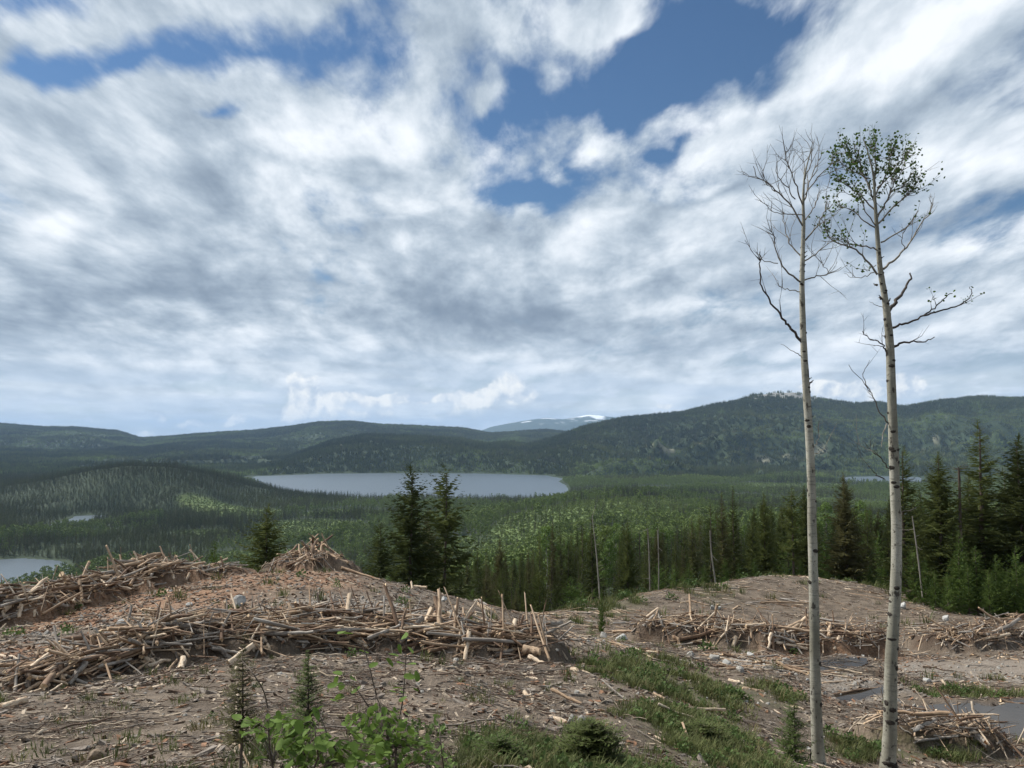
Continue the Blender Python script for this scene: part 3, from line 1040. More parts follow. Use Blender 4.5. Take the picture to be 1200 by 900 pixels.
def broad_pair(Ht, R, seed, clear=.35, leaves=900, leaf=.28, spread=1.0, clumps=16, one=False):
    r_ = np.random.default_rng(seed)
    mb = MB()
    zs = np.linspace(-.6, Ht * .9, 10)
    lean = np.cumsum(r_.normal(size=(10, 2)) * Ht * .006, axis=0)
    tube(mb, np.c_[lean, zs], np.linspace(Ht * .010, Ht * .002, 10), 6)
    V, Fc, k = [], [], 0
    cs = []
    for i in range(clumps):
        s = (i + r_.random()) / clumps
        z = Ht * (clear + (1 - clear) * s)
        rad = R * math.sqrt(max(.05, 1 - (2 * s - .85) ** 2 / 1.45)) * (.35 + .6 * r_.random())
        a = r_.random() * 6.28
        c = np.array([rad * math.cos(a) * .8, rad * math.sin(a) * .8, z])
        cs.append(c)
        b0 = np.array([0, 0, z - Ht * .10 - .2 * rad])
        tube(mb, [b0, (b0 + c) / 2 + [0, 0, -.05 * Ht * r_.random()], c], [Ht * .004, Ht * .003, Ht * .001], 4)
    per = max(3, leaves // clumps)
    for c in cs:
        q = r_.normal(size=(per, 3))
        q /= np.linalg.norm(q, axis=1)[:, None]
        q *= (R * .36 * (.35 + .65 * r_.random((per, 1)) ** .5)) * np.array([1, 1, .85])
        for p in c + q:
            d1, d2 = r_.normal(size=3), r_.normal(size=3)
            d1 /= np.linalg.norm(d1)
            d2 -= d1 * d1.dot(d2)
            d2 /= np.linalg.norm(d2)
            V += [p - d1 * leaf * .5, p + d2 * leaf * .45, p + d1 * leaf * .55, p - d2 * leaf * .35]
            Fc.append((k, k + 1, k + 2, k + 3))
            k += 4
    tm = mb.mesh('trunk')
    tm.materials.append(M_trunkp)
    cm = mesh_from('crown', V, np.ravel(Fc), np.full(len(Fc), 4))
    return tm, cm


def merge_mesh(name, parts):
    """parts: (mesh, matrix, material) -> one mesh with several slots"""
    mb = MB()
    mats = []
    for me, mt, ma in parts:
        n = len(me.vertices)
        co = np.empty(n * 3, np.float32)
        me.vertices.foreach_get('co', co)
        co = co.reshape(-1, 3)
        M = np.array(mt)
        co = co @ M[:3, :3].T + M[:3, 3]
        if ma not in mats:
            mats.append(ma)
        sizes = np.empty(len(me.polygons), np.int32)
        me.polygons.foreach_get('loop_total', sizes)
        li = np.empty(len(me.loops), np.int32)
        me.loops.foreach_get('vertex_index', li)
        mb.v.append(co)
        mb.f.append(li + mb.n)
        mb.s.append(sizes)
        mb.mi.append(np.full(len(sizes), mats.index(ma)))
        mb.n += n
    me = mb.mesh(name)
    for ma in mats:
        me.materials.append(ma)
    return me


def template(name, me):
    return bpy.data.objects.new(name, me)


def scatter(name, P, yaw, scl, templates, variant, tint=None, rot=None, kind='stuff', label=None, matl=None):
    """one uncountable mass: copies of a few meshes on a cloud of points"""
    me = bpy.data.meshes.new(name)
    me.vertices.add(len(P))
    me.vertices.foreach_set('co', np.asarray(P, np.float32).ravel())
    n = len(P)
    if rot is None:
        rot = np.c_[np.zeros(n), np.zeros(n), yaw]
    add_attr(me, 'rot', rot, 'FLOAT_VECTOR')
    scl = np.asarray(scl, float)
    add_attr(me, 'scl', np.c_[scl, scl, scl] if scl.ndim == 1 else scl, 'FLOAT_VECTOR')
    add_attr(me, 'variant', variant, 'INT')
    add_attr(me, 'tint', np.zeros(n) if tint is None else tint)
    o = new_obj(name, me)
    g = bpy.data.node_groups.new(name + '_scatter', 'GeometryNodeTree')
    g.interface.new_socket('Geometry', in_out='INPUT', socket_type='NodeSocketGeometry')
    g.interface.new_socket('Geometry', in_out='OUTPUT', socket_type='NodeSocketGeometry')
    N, Lk = g.nodes, g.links
    gi, go = N.new('NodeGroupInput'), N.new('NodeGroupOutput')
    ip = N.new('GeometryNodeInstanceOnPoints')
    jn = N.new('GeometryNodeJoinGeometry')
    for tm in reversed(templates):      # a join lists its inputs last first
        ob = N.new('GeometryNodeObjectInfo')
        ob.inputs['Object'].default_value = tm
        ob.inputs['As Instance'].default_value = False
        gti = N.new('GeometryNodeGeometryToInstance')
        Lk.new(ob.outputs['Geometry'], gti.inputs[0])
        Lk.new(gti.outputs[0], jn.inputs[0])

    def na(nm, dt):
        a = N.new('GeometryNodeInputNamedAttribute')
        a.data_type = dt
        a.inputs['Name'].default_value = nm
        return a.outputs[0]
    Lk.new(gi.outputs[0], ip.inputs['Points'])
    Lk.new(jn.outputs[0], ip.inputs['Instance'])
    ip.inputs['Pick Instance'].default_value = True
    Lk.new(na('variant', 'INT'), ip.inputs['Instance Index'])
    e2r = N.new('FunctionNodeEulerToRotation')
    Lk.new(na('rot', 'FLOAT_VECTOR'), e2r.inputs[0])
    Lk.new(e2r.outputs[0], ip.inputs['Rotation'])
    Lk.new(na('scl', 'FLOAT_VECTOR'), ip.inputs['Scale'])
    Lk.new(ip.outputs[0], go.inputs[0])
    md = o.modifiers.new('scatter', 'NODES')
    md.node_group = g
    tag(o, label, None, None, kind)
    return o


# ---------------------------------------------------------------- near conifer kinds
KINDS = {}
KINDS['spire'] = [conifer_pair(12, 1.9, s, whorls=46, nb=7, steps=6, ragged=.22, power=.85) for s in (1, 2)]
KINDS['broad'] = [conifer_pair(12, 2.7, s, whorls=44, nb=8, steps=7, ragged=.20, power=.75) for s in (3, 4)]
KINDS['thin'] = [conifer_pair(12, 1.6, s, whorls=34, nb=5, steps=5, ragged=.35, gap=.22, base=.22, power=.6) for s in (5, 6)]
KINDS['young'] = [conifer_pair(4, 1.2, s, whorls=22, nb=6, steps=6, ragged=.2, droop=.05, base=.03) for s in (7, 8)]
KINDS['ragged'] = [conifer_pair(14, 2.3, 9, whorls=34, nb=6, steps=7, ragged=.4, gap=.2, base=.30, droop=.15, power=.55)]
ASP = [broad_pair(12, 2.0, s, leaves=1500, leaf=.26, clear=.42) for s in (21, 22, 23)]
for nm_, l_ in KINDS.items():
    for tm_, cm_ in l_:
        cm_.materials.append(M_con_y if nm_ == 'young' else M_con)
for tm_, cm_ in ASP:
    cm_.materials.append(M_asp)
KH = {'spire': 12, 'broad': 12, 'thin': 12, 'young': 4, 'ragged': 14}


def plant_tree(name, tm, cm, loc, s, yaw, label, cat, group=None, sx=1.0):
    r_ = bpy.data.objects.new(name, None)
    COL.objects.link(r_)
    r_.location = loc
    r_.scale = (s * sx, s * sx, s)
    r_.rotation_euler = (0, 0, yaw)
    tag(r_, label, cat, group)
    for nm, me in (('trunk', tm), ('crown', cm)):
        o = bpy.data.objects.new(nm, me)
        COL.objects.link(o)
        o.parent = r_
    return r_


def top_tree(kind, v, px, pytop, Y, label, group=None, name=None, sx=1.0, yaw=None):
    """stand a tree at column px and distance Y, as tall as the row its tip reaches"""
    x = (px - 600) / 900 * Y
    z0 = H(x, Y) - .1
    zt = pv(pytop) * Y
    tm, cm = KINDS[kind][v % len(KINDS[kind])]
    s = (zt - z0) / KH[kind]
    nm = name or ('young_spruce' if kind == 'young' else 'spruce_tree')
    return plant_tree(nm, tm, cm, (x, Y, z0), s, rng.random() * 6.28 if yaw is None else yaw, label, 'young spruce' if kind == 'young' else 'spruce', group, sx)


taken = []
SPECIAL = [
    ('broad', 0, 317, 593, 56, 'lone dark spruce rising just left of the cone shaped slash pile', 1.55),
    ('broad', 1, 482, 546, 74, 'tallest dense spruce in front of the lake, left one of the tall pair', 1.15),
    ('ragged', 0, 521, 546, 76, 'tall open branched spruce with bare lower trunk, right one of the pair by the lake', 1.0),
    ('broad', 0, 446, 612, 78, 'short bushy spruce left of the tall pair before the lake', 1.1),
    ('broad', 1, 502, 600, 82, 'bushy spruce filling the gap between the tall pair before the lake', 1.1),
    ('young', 0, 255, 634, 50, 'small yellowish young spruce peeking over the knoll behind the crest slash pile', .9),
    ('spire', 0, 1145, 494, 62, 'tallest spruce at the right clearing edge, with its lower trunk bare', 1.65),
    ('broad', 0, 1097, 532, 62, 'dense dark spruce right of the leafy aspen trunk', 1.3),
    ('spire', 1, 1058, 524, 66, 'tall dark spruce hidden in part by the leafy aspen trunk', 1.45),
    ('broad', 1, 1192, 511, 60, 'big dark spruce at the right edge of the view', 1.35),
    ('thin', 0, 1172, 548, 68, 'thin spruce between the two tallest ones at the right edge', 1.0),
    ('broad', 0, 986, 556, 82, 'dark pointed spruce between the two aspen trunks', 1.15),
    ('spire', 0, 1012, 596, 84, 'slim dark spruce just left of the leafy aspen trunk', 1.1),
    ('ragged', 0, 925, 572, 84, 'open crowned dark pine left of the bare aspen trunk', 1.2),
    ('broad', 1, 940, 570, 88, 'dark spruce behind the bare aspen trunk', .8),
    ('broad', 0, 893, 577, 86, 'pointed dark spruce, tallest left of the bare aspen', .75),
    ('spire', 1, 857, 571, 90, 'narrow dark spruce, right one of a close trio at the clearing top', 1.0),
    ('spire', 0, 844, 578, 88, 'narrow dark spruce in the middle of a close trio at the clearing top', 1.0),
    ('thin', 1, 831, 588, 86, 'thin leaning spruce, left one of a close trio at the clearing top', 1.1),
    ('spire', 1, 1036, 610, 80, 'short spruce directly left of the leafy aspen trunk', 1.1),
    ('young', 0, 1118, 622, 58, 'bright green young spruce, tallest of the light ones at the right edge', .8),
    ('young', 1, 1064, 640, 62, 'bright young spruce touching the leafy aspen trunk on its right', 1.0),
    ('young', 1, 805, 660, 84, 'yellow green young spruce where the clearing meets the woods', 1.0),
    ('young', 0, 703, 690, 42, 'sapling spruce at the foot of the thin white snag', .45),
]
for kind, v, px, pt, Y, lb, sx in SPECIAL:
    top_tree(kind, v, px, pt, Y, lb, sx=sx)
    taken.append(((px - 600) / 900 * Y, Y))

for px_f, pt_f, Y_f in ((1078, 655, 60), (1088, 668, 58), (1103, 672, 57), (1112, 650, 58.5), (1126, 662, 57), (1136, 640, 58), (1150, 668, 56), (1160, 650, 57), (1172, 665, 56), (1183, 640, 57), (1193, 660, 55.5), (1205, 650, 56)):
    top_tree('young', int(px_f), px_f, pt_f, Y_f, 'bright green young spruce in the fringe at the far right wood edge', group='bright young spruces fringing the far right wood')
    taken.append(((px_f - 600) / 900 * Y_f, Y_f))
for px_f, pt_f, Y_f in ((786, 662, 76), (798, 672, 74), (822, 662, 80), (846, 654, 84), (862, 660, 84), (880, 655, 85), (905, 650, 86), (918, 660, 84), (934, 656, 85), (968, 650, 84), (978, 662, 82), (998, 655, 82), (1014, 662, 80), (1030, 655, 78)):
    top_tree('young', int(px_f), px_f, pt_f, Y_f, 'bright green young spruce in the fringe along the top of the right clearing', group='bright young spruces along the clearing top')
    taken.append(((px_f - 600) / 900 * Y_f, Y_f))


# ---------------------------------------------------------------- where the trees of the valley stand
def jgrid(y0, y1, sp, umax=.93, seed=0):
    r_ = np.random.default_rng(seed)
    ys = np.arange(y0, y1, sp)
    out = []
    for y in ys:
        xs = np.arange(-umax * y - 10, umax * y + 10, sp)
        out.append(np.c_[xs + r_.uniform(-.48, .48, len(xs)) * sp, y + r_.uniform(-.48, .48, len(xs)) * sp])
    return np.concatenate(out)


def edge_of(px):
    return np.interp(px, [-200, 300, 430, 560, 640, 760, 860, 960, 1050, 1120, 1200, 1500], [60, 60, 66, 64, 66, 72, 86, 88, 80, 70, 64, 60])


def land_ok(x, y):
    ok = np.ones(len(x), bool)
    for _, _, poly in LAKES:
        d = inside_dist(x, y, poly)
        ok &= d < -6
    return ok


def env_top(px):
    """photograph row the near wood's tips stay under"""
    return np.interp(px, [-200, 200, 300, 420, 440, 560, 600, 660, 700, 740, 780, 820, 860, 900, 960, 1020, 1060, 1100, 1150, 1250], [665, 672, 668, 640, 622, 628, 622, 600, 604, 606, 612, 590, 588, 586, 582, 586, 566, 560, 545, 540])


# band 1: 60 m to 330 m
P1 = jgrid(58, 330, 4.1, seed=1)
px, Y = chart(P1[:, 0], P1[:, 1])
n_ = fbm(P1[:, 0], P1[:, 1], 40, 3, 91)
keep = (Y > edge_of(px)) & (px > -260) & (px < 1460)
keep &= ~((px < 430) & (Y < 150))
keep &= (rng.random(len(px)) < np.where(n_ > -.35, .86, .45)) | (Y < edge_of(px) + 12)
P1, px, Y, n_ = P1[keep], px[keep], Y[keep], n_[keep]
keep = np.array([min([math.hypot(a - c, b - d) for c, d in taken]) > 2.0 for a, b in P1])
P1, px, Y, n_ = P1[keep], px[keep], Y[keep], n_[keep]
z1 = Hs(P1[:, 0], P1[:, 1])
h1 = rng.uniform(6.0, 16.5, len(px)) * np.where(Y < edge_of(px) + 10, .5, 1)
zmax = np.array([pv(e) for e in env_top(px) + rng.uniform(0, 60, len(px)) * np.where(rng.random(len(px)) < .75, 1, .2)]) * Y
h1 = np.minimum(h1, zmax - z1)
_, asp1, tint1, _ = cover(P1[:, 0], P1[:, 1])
isasp = (rng.random(len(px)) < np.clip(.06 + .75 * asp1 * (Y > 120), 0, .8)) & (Y > 95)
keep = (h1 > 2.2) & seen(P1[:, 0], P1[:, 1], z1, h1, .01)
P1, px, Y, z1, h1, isasp, tint1, n_ = [a[keep] for a in (P1, px, Y, z1, h1, isasp, tint1, n_)]
size = h1 / Y
inview = (px > -15) & (px < 1215)
REG = [(-1e3, 235, 'down the slope behind the far left slash pile'), (235, 430, 'behind the knoll crest near the cone pile'), (430, 545, 'at the feet of the tall pair by the lake'),
       (545, 620, 'in the dense stand left of the white snag'), (620, 695, 'in the dense stand beside the white snag'), (695, 770, 'at the wood edge right of the white snag'),
       (770, 830, 'behind the top of the right clearing'), (830, 905, 'in the wood behind the slash band'), (905, 960, 'beside the bare aspen at the wood edge'), (960, 1045, 'in the wood between the two aspen trunks'),
       (1045, 1125, 'at the wood edge right of the leafy aspen'), (1125, 1e4, 'at the far right wood edge')]


def region(p):
    for a, b, s_ in REG:
        if a <= p < b:
            return s_


def mid_lod(seed, Ht=12, R=1.7, **kw):
    v, f = conifer_crown(Ht, R, whorls=24, nb=5, steps=3, seed=seed, fine=1.25, **kw)
    cm = mesh_from('c', v, f.ravel(), np.full(len(f), 3))
    mb = MB()
    tube(mb, [(0, 0, -.6), (0, 0, Ht * .9)], [.14, .02], 4)
    return merge_mesh('conifer', [(cm, Matrix(), M_confar), (mb.mesh('t'), Matrix(), M_trunk)])


order = np.argsort(-size)
con_i = [i for i in order if inview[i] and not isasp[i]][:276]
asp_i = [i for i in order if inview[i] and isasp[i]][:120]
single = np.zeros(len(px), bool)
single[con_i] = True
single[asp_i] = True
for i in con_i:
    y_ = Y[i] - edge_of(px[i])
    if h1[i] < 8.5 and y_ < 14 and rng.random() < .85:
        kind = 'young'
    else:
        kind = ('spire', 'broad', 'thin', 'spire')[rng.integers(4)]
    look = {'young': 'light green young spruce', 'spire': 'narrow dark spruce', 'broad': 'wide dark spruce', 'thin': 'thin ragged spruce'}[kind]
    depth = 'front row' if y_ < 14 else 'second rows' if y_ < 45 else 'rows further down the slope'
    sz = 'tall ' if h1[i] > 11.5 else 'short ' if h1[i] < 7.5 else ''
    lb = f"{sz}{look} {region(px[i])}, {'front row' if y_ < 14 else 'behind' if y_ < 40 else 'far back'}"
    tm_, cm_ = KINDS[kind][rng.integers(len(KINDS[kind]))]
    plant_tree('young_spruce' if kind == 'young' else 'spruce_tree', tm_, cm_, (P1[i, 0], P1[i, 1], z1[i] - .1), h1[i] / KH[kind], rng.random() * 6.28, lb,
               'young spruce' if kind == 'young' else 'spruce', f'{look}s {region(px[i])}', sx=float(np.clip(rng.uniform(.85, 1.25) * (10 / max(h1[i], 5)) ** .35, .8, 1.5)))
for i in asp_i:
    tm_, cm_ = ASP[rng.integers(3)]
    lb = f"{'tall ' if h1[i] > 11.5 else 'short ' if h1[i] < 8 else ''}light green aspen {region(px[i])}, {'further back' if Y[i] > 170 else 'nearer'}"
    plant_tree('aspen_tree', tm_, cm_, (P1[i, 0], P1[i, 1], z1[i] - .1), max(h1[i], 6) / 12, rng.random() * 6.28, lb, 'aspen', f'light green aspens {region(px[i])}')

T_con = [template('conifer_shape', mid_lod(s, R=r, ragged=.3, base=b)) for s, r, b in ((31, 1.5, .1), (32, 1.9, .08), (33, 1.3, .2), (34, 1.7, .12))]


def asp_lod(seed, leaves, leaf):
    tm, cm = broad_pair(12, 2.2, seed, leaves=leaves, leaf=leaf, clear=.45, clumps=9)
    return merge_mesh('aspen', [(cm, Matrix(), M_aspfar), (tm, Matrix(), M_trunkp)])


T_asp = [template('aspen_shape', asp_lod(s, 260, .6)) for s in (41, 42, 43)]

# scrub: low rounded regrowth
def scrub_mesh(seed, n=70, leaf=.35, h=1.3, R=1.2, stem=True):
    r_ = np.random.default_rng(seed)
    V, Fc = [], []
    for k in range(n):
        a, q = r_.random() * 6.28, R * r_.random() ** .6
        p = np.array([math.cos(a) * q, math.sin(a) * q, h * r_.random() * (1 - .5 * (q / R) ** 2)])
        d1, d2 = r_.normal(size=3), r_.normal(size=3)
        d1 /= np.linalg.norm(d1)
        d2 = np.cross(d1, d2)
        d2 /= np.linalg.norm(d2)
        V += [p - d1 * leaf * .5, p + d2 * leaf * .4, p + d1 * leaf * .5, p - d2 * leaf * .4]
        Fc.append((4 * k, 4 * k + 1, 4 * k + 2, 4 * k + 3))
    return mesh_from('scrub', V, np.ravel(Fc), np.full(n, 4))


M_scrub = leaf_mat('regrowth_leaves', (.070, .098, .026), (.140, .180, .055), 'INSTANCER', .15, .6, None, .05)
T_scr = []
for s in (51, 52):
    me_ = scrub_mesh(s, 60, .7, 1.9, 1.6)
    me_.materials.append(M_scrub)
    T_scr.append(template('scrub_shape', me_))

# the rest of band 1 and band 2: up to 1700 m, one tree at a time
conP, conS, conT = [np.c_[P1, z1 - .1][~single & ~isasp]], [h1[~single & ~isasp] / 12], [tint1[~single & ~isasp] - .2]
aspP, aspS, aspT = [np.c_[P1, z1 - .1][~single & isasp]], [h1[~single & isasp] / 12], [tint1[~single & isasp] + .2]
scrP, scrS, scrT = [], [], []
for y0, y1, sp, sd in ((330, 900, 5.0, 2), (900, 1750, 6.2, 3), (1750, 3300, 7.6, 4)):
    Q = jgrid(y0, y1, sp, seed=sd)
    q, Yq = chart(Q[:, 0], Q[:, 1])
    zq = Hs(Q[:, 0], Q[:, 1])
    ok = land_ok(Q[:, 0], Q[:, 1]) & seen(Q[:, 0], Q[:, 1], zq, 20)
    Q, q, Yq, zq = Q[ok], q[ok], Yq[ok], zq[ok]
    op, asp, tint, bare = cover(Q[:, 0], Q[:, 1])
    r1 = rng.random(len(Q))
    low = (r1 < op * .97) | (rng.random(len(Q)) < bare)
    gap_ = fbm(Q[:, 0], Q[:, 1], 60, 3, 95)
    hole = (rng.random(len(Q)) < sstep(.0, .5, gap_) * .75)
    hole &= rng.random(len(Q)) > zone(q, Yq, DARK)
    A = ~low & (rng.random(len(Q)) < asp * .95)
    Cc = ~low & ~A & ~hole
    hh = (.45 + 1.35 * rng.random(len(Q)) ** 1.3) * (1 + .5 * fbm(Q[:, 0], Q[:, 1], 150, 3, 97))
    big = 1
    P3 = np.c_[Q, zq - .2]
    conP.append(P3[Cc]); conS.append(hh[Cc] * 1.15); conT.append(tint[Cc])
    aspP.append(P3[A]); aspS.append(hh[A] * 1.05); aspT.append(tint[A] + .15)
    Lw = low & (bare < .5)
    scrP.append(P3[Lw]); scrS.append(rng.uniform(.7, 1.9, Lw.sum()) * big); scrT.append(tint[Lw] + .2)
    hh = np.where(rng.random(len(Q)) < .07, hh * 1.45, hh)
    extra = low & (rng.random(len(Q)) < .09)
    conP.append(P3[extra]); conS.append(hh[extra] * .8); conT.append(tint[extra])
cat = np.concatenate
cP, cS, cT = cat(conP), cat(conS), cat(conT)
aP, aS, aT = cat(aspP), cat(aspS), cat(aspT)
sP, sS, sT = cat(scrP), cat(scrS), cat(scrT)
print('TREES', len(cP), len(aP), len(sP))
wd = rng.uniform(1.1, 2.2, len(cP)) / np.clip(cS, .7, 1.6) ** .5
scatter('conifer_forest', cP, rng.random(len(cP)) * 6.28, np.c_[cS * wd, cS * wd, cS], T_con, rng.integers(0, 4, len(cP)), cT)
wd = rng.uniform(.9, 1.7, len(aP))
scatter('aspen_forest', aP, rng.random(len(aP)) * 6.28, np.c_[aS * wd, aS * wd, aS], T_asp, rng.integers(0, 3, len(aP)), aT)
scatter('undergrowth', sP, rng.random(len(sP)) * 6.28, sS, T_scr, rng.integers(0, 2, len(sP)), sT)


# band 3: the far hills, in patches of two dozen trees
def far_patch(seed, n=26, size_=46, kind='con'):
    r_ = np.random.default_rng(seed)
    V, Fc, k = [], [], 0
    for i in range(n):
        cx, cy = r_.uniform(-.5, .5, 2) * size_
        Ht = r_.uniform(12, 21)
        if kind == 'con':
            R = Ht * r_.uniform(.13, .2)
            for j, (zb, zt, rr) in enumerate(((.05, .55, 1), (.33, .8, .72), (.6, 1.02, .42))):
                m = 5
                th = np.arange(m) / m * 6.283 + r_.random() * 6
                rj = R * rr * r_.uniform(.7, 1.3, m)
                for a in range(m):
                    b = (a + 1) % m
                    V += [(cx + rj[a] * math.cos(th[a]), cy + rj[a] * math.sin(th[a]), Ht * zb + r_.normal() * .5), (cx + rj[b] * math.cos(th[b]), cy + rj[b] * math.sin(th[b]), Ht * zb + r_.normal() * .5), (cx, cy, Ht * zt)]
                    Fc.append((k, k + 1, k + 2))
                    k += 3
        else:
            Ht *= .8 if kind == 'asp' else .18
            R = 3.0 if kind == 'asp' else 2.8
            for a in range(16):
                c = r_.normal(size=3)
                c /= np.linalg.norm(c)
                p = np.array([cx, cy, Ht * .62]) + c * [R, R, Ht * .36]
                e = r_.normal(size=(3, 3)) * R * .42
                V += list(p + e)
                Fc.append((k, k + 1, k + 2))
                k += 3
    me = mesh_from('patch', V, np.ravel(Fc), np.full(len(Fc), 3))
    me.materials.append(M_confar if kind == 'con' else M_aspfar if kind == 'asp' else M_scrub)
    return template('far_patch_' + kind, me)


T_fc = [far_patch(s, 9, 27) for s in (61, 62, 63, 64)]
T_fa = [far_patch(s, 9, 27, 'asp') for s in (65, 66)]
T_fs = [far_patch(s, 9, 27, 'scr') for s in (67, 68)]
Q = jgrid(3300, 11500, 25, umax=.88, seed=9)
zq = Hs(Q[:, 0], Q[:, 1])
ok = land_ok(Q[:, 0], Q[:, 1]) & seen(Q[:, 0], Q[:, 1], zq, 22)
Q, zq = Q[ok], zq[ok]
for _, _, poly_ in LAKES:
    dq = inside_dist(Q[:, 0], Q[:, 1], poly_)
    ok = dq < -26
    Q, zq = Q[ok], zq[ok]
op, asp, tint, bare = cover(Q[:, 0], Q[:, 1])
q, Yq = chart(Q[:, 0], Q[:, 1])
pale = zone(q, Yq, FAR_PALE)
rk = zone(q, Yq, [(925, 6150, 48, .04, 1.3), (870, 6200, 26, .02, .9), (985, 6150, 26, .02, .7)])
r1 = rng.random(len(Q))
low = (r1 < np.clip(op + .8 * sstep(.45, .8, pale + .5 * fbm(Q[:, 0], Q[:, 1], 300, 3, 44)), 0, .95))
skip = (rng.random(len(Q)) < np.maximum(bare * .95, .85 * sstep(.4, .9, rk)))
A = ~low & (rng.random(len(Q)) < asp * .75)
Cc = ~low & ~A & ~skip
A &= ~skip
low &= ~skip
P3 = np.c_[Q, zq - .5]
sc3 = rng.uniform(.8, 1.15, len(Q)) * (1 + .3 * fbm(Q[:, 0], Q[:, 1], 260, 3, 98))
yw = rng.integers(0, 4, len(Q)) * math.pi / 2 + rng.normal(size=len(Q)) * .2
print('PATCHES', Cc.sum(), A.sum(), low.sum())
ones = np.ones(len(Q))
s3 = np.c_[ones, ones, sc3]
gx_ = (Hs(Q[:, 0] + 14, Q[:, 1]) - zq) / 14
gy_ = (Hs(Q[:, 0], Q[:, 1] + 14) - zq) / 14
cy_, sy_ = np.cos(yw), np.sin(yw)
rot3 = np.c_[np.arctan(-sy_ * gx_ + cy_ * gy_), -np.arctan(cy_ * gx_ + sy_ * gy_), yw]
s3[:, 2] *= rng.uniform(.8, 1.5, len(Q))
scatter('far_conifer_forest', P3[Cc], None, s3[Cc], T_fc, rng.integers(0, 4, Cc.sum()), tint[Cc], rot=rot3[Cc])
scatter('far_aspen_forest', P3[A], None, s3[A], T_fa, rng.integers(0, 2, A.sum()), tint[A], rot=rot3[A])
scatter('far_undergrowth', P3[low], None, s3[low], T_fs, rng.integers(0, 2, low.sum()), tint[low], rot=rot3[low])


# ---------------------------------------------------------------- dead snags
def snag(pts, w0, w1, Y, label, stubs=8, seed=0, m=None):
    r_ = np.random.default_rng(seed)
    x0 = (pts[0][0] - 600) / 900 * Y
    z0 = H(x0, Y) - .3
    P_ = [np.array(xyz(a, b, Y)) for a, b in pts]
    P_[0][2] = z0
    base = P_[0].copy()
    P_ = smooth_line(np.array(P_) - base, 4)
    mb = MB()
    tube(mb, P_, np.linspace(w0, w1, len(P_)) / 900 * Y / 2, 7, rough=.04, rs=r_)
    o = bpy.data.objects.new('dead_snag', None)
    COL.objects.link(o)
    o.location = base
    tag(o, label, 'dead tree')
    new_obj('trunk', mb.mesh('trunk', True), m or M_dead, o)
    if stubs:
        mb = MB()
        for i in range(stubs):
            k = r_.integers(len(P_) // 3, len(P_))
            a = r_.random() * 6.28
            L = r_.uniform(.2, 1.1)
            d = np.array([math.cos(a), math.sin(a), r_.normal() * .4]) * L
            tube(mb, [P_[k], P_[k] + d * .5 + [0, 0, -.05], P_[k] + d], [.02, .012, .005], 4)
        new_obj('branches', mb.mesh('branches'), m or M_dead, o)
    return o


snag([(705, 742), (703, 700), (699, 650), (694, 606)], 2.4, .8, 58, 'thin white dead pole standing in the middle of the dense stand', 5, 1)
snag([(762, 700), (761, 660), (759, 620)], 2.0, 1.0, 74, 'thin pale dead stem left of the clearing top', 6, 2)
snag([(771, 700), (772, 665), (771, 622)], 1.7, .9, 78, 'very thin grey dead stem beside a pale dead stem', 4, 3)
snag([(1128, 730), (1126, 640), (1124, 560), (1123, 548)], 5, 1.5, 61, 'brown dead spruce with bristly stubs left of the tallest spruce', 30, 4, M_trunk)
snag([(1082, 676), (1074, 640), (1069, 605)], 2.2, 1, 60, 'leaning broken trunk just right of the leafy aspen', 3, 5)
snag([(842, 690), (834, 650), (832, 622)], 2.0, 1, 82, 'leaning bare trunk left of the dark spruce trio', 5, 6)

# ================================================================ the two aspens
def aspen_bark():
    m_, t = mat('aspen_bark')
    tcn = t.n('ShaderNodeTexCoord').outputs['Object']
    big = t.noise(t.mapping(tcn, scale=(1, 1, .35)), 1.6, 4, .6)
    band = t.noise(t.mapping(tcn, scale=(5, 5, 26)), 1.0, 4, .65)
    spot = t.noise(t.mapping(tcn, scale=(9, 9, 5)), 1.0, 3, .55)
    fine = t.noise(t.mapping(tcn, scale=(40, 40, 90)), 1.0, 3, .6)
    c = t.mix(t.mr(big, .35, .65), (.17, .16, .12), (.38, .365, .30))
    c = t.mix(t.mr(band, .52, .66, 0, .7), c, (.14, .13, .105))
    c = t.mix(t.mr(fine, .45, .7, 0, .55), c, (.13, .12, .095))
    c = t.mix(t.mr(spot, .60, .67, 0, .9), c, (.045, .038, .030))
    t.put(t.b.inputs['Base Color'], c)
    t.b.inputs['Roughness'].default_value = .8
    bp = t.n('ShaderNodeBump')
    bp.inputs['Strength'].default_value = .5
    bp.inputs['Distance'].default_value = .01
    t.put(bp.inputs['Height'], t.m('SUBTRACT', band, spot))
    t.link(bp.outputs[0], t.b.inputs['Normal'])
    return m_


M_bark = aspen_bark()
M_knot = plain_mat('aspen_knot', (.018, .015, .012), (.05, .042, .034), 20)
M_limb = plain_mat('aspen_limb', (.10, .085, .068), (.24, .215, .175), 8)
M_limbd = plain_mat('dark_dead_limb', (.035, .028, .024), (.085, .070, .058), 8)
M_leafa = leaf_mat('aspen_top_leaves', (.045, .085, .014), (.13, .20, .035), None, .45, .2, None, 2.5)


def Z7(x, y):
    return 840 + x / 3.75, 140 + y / 3.75


def Z8(x, y):
    return 860 + x / 3.75, 360 + y / 3.75


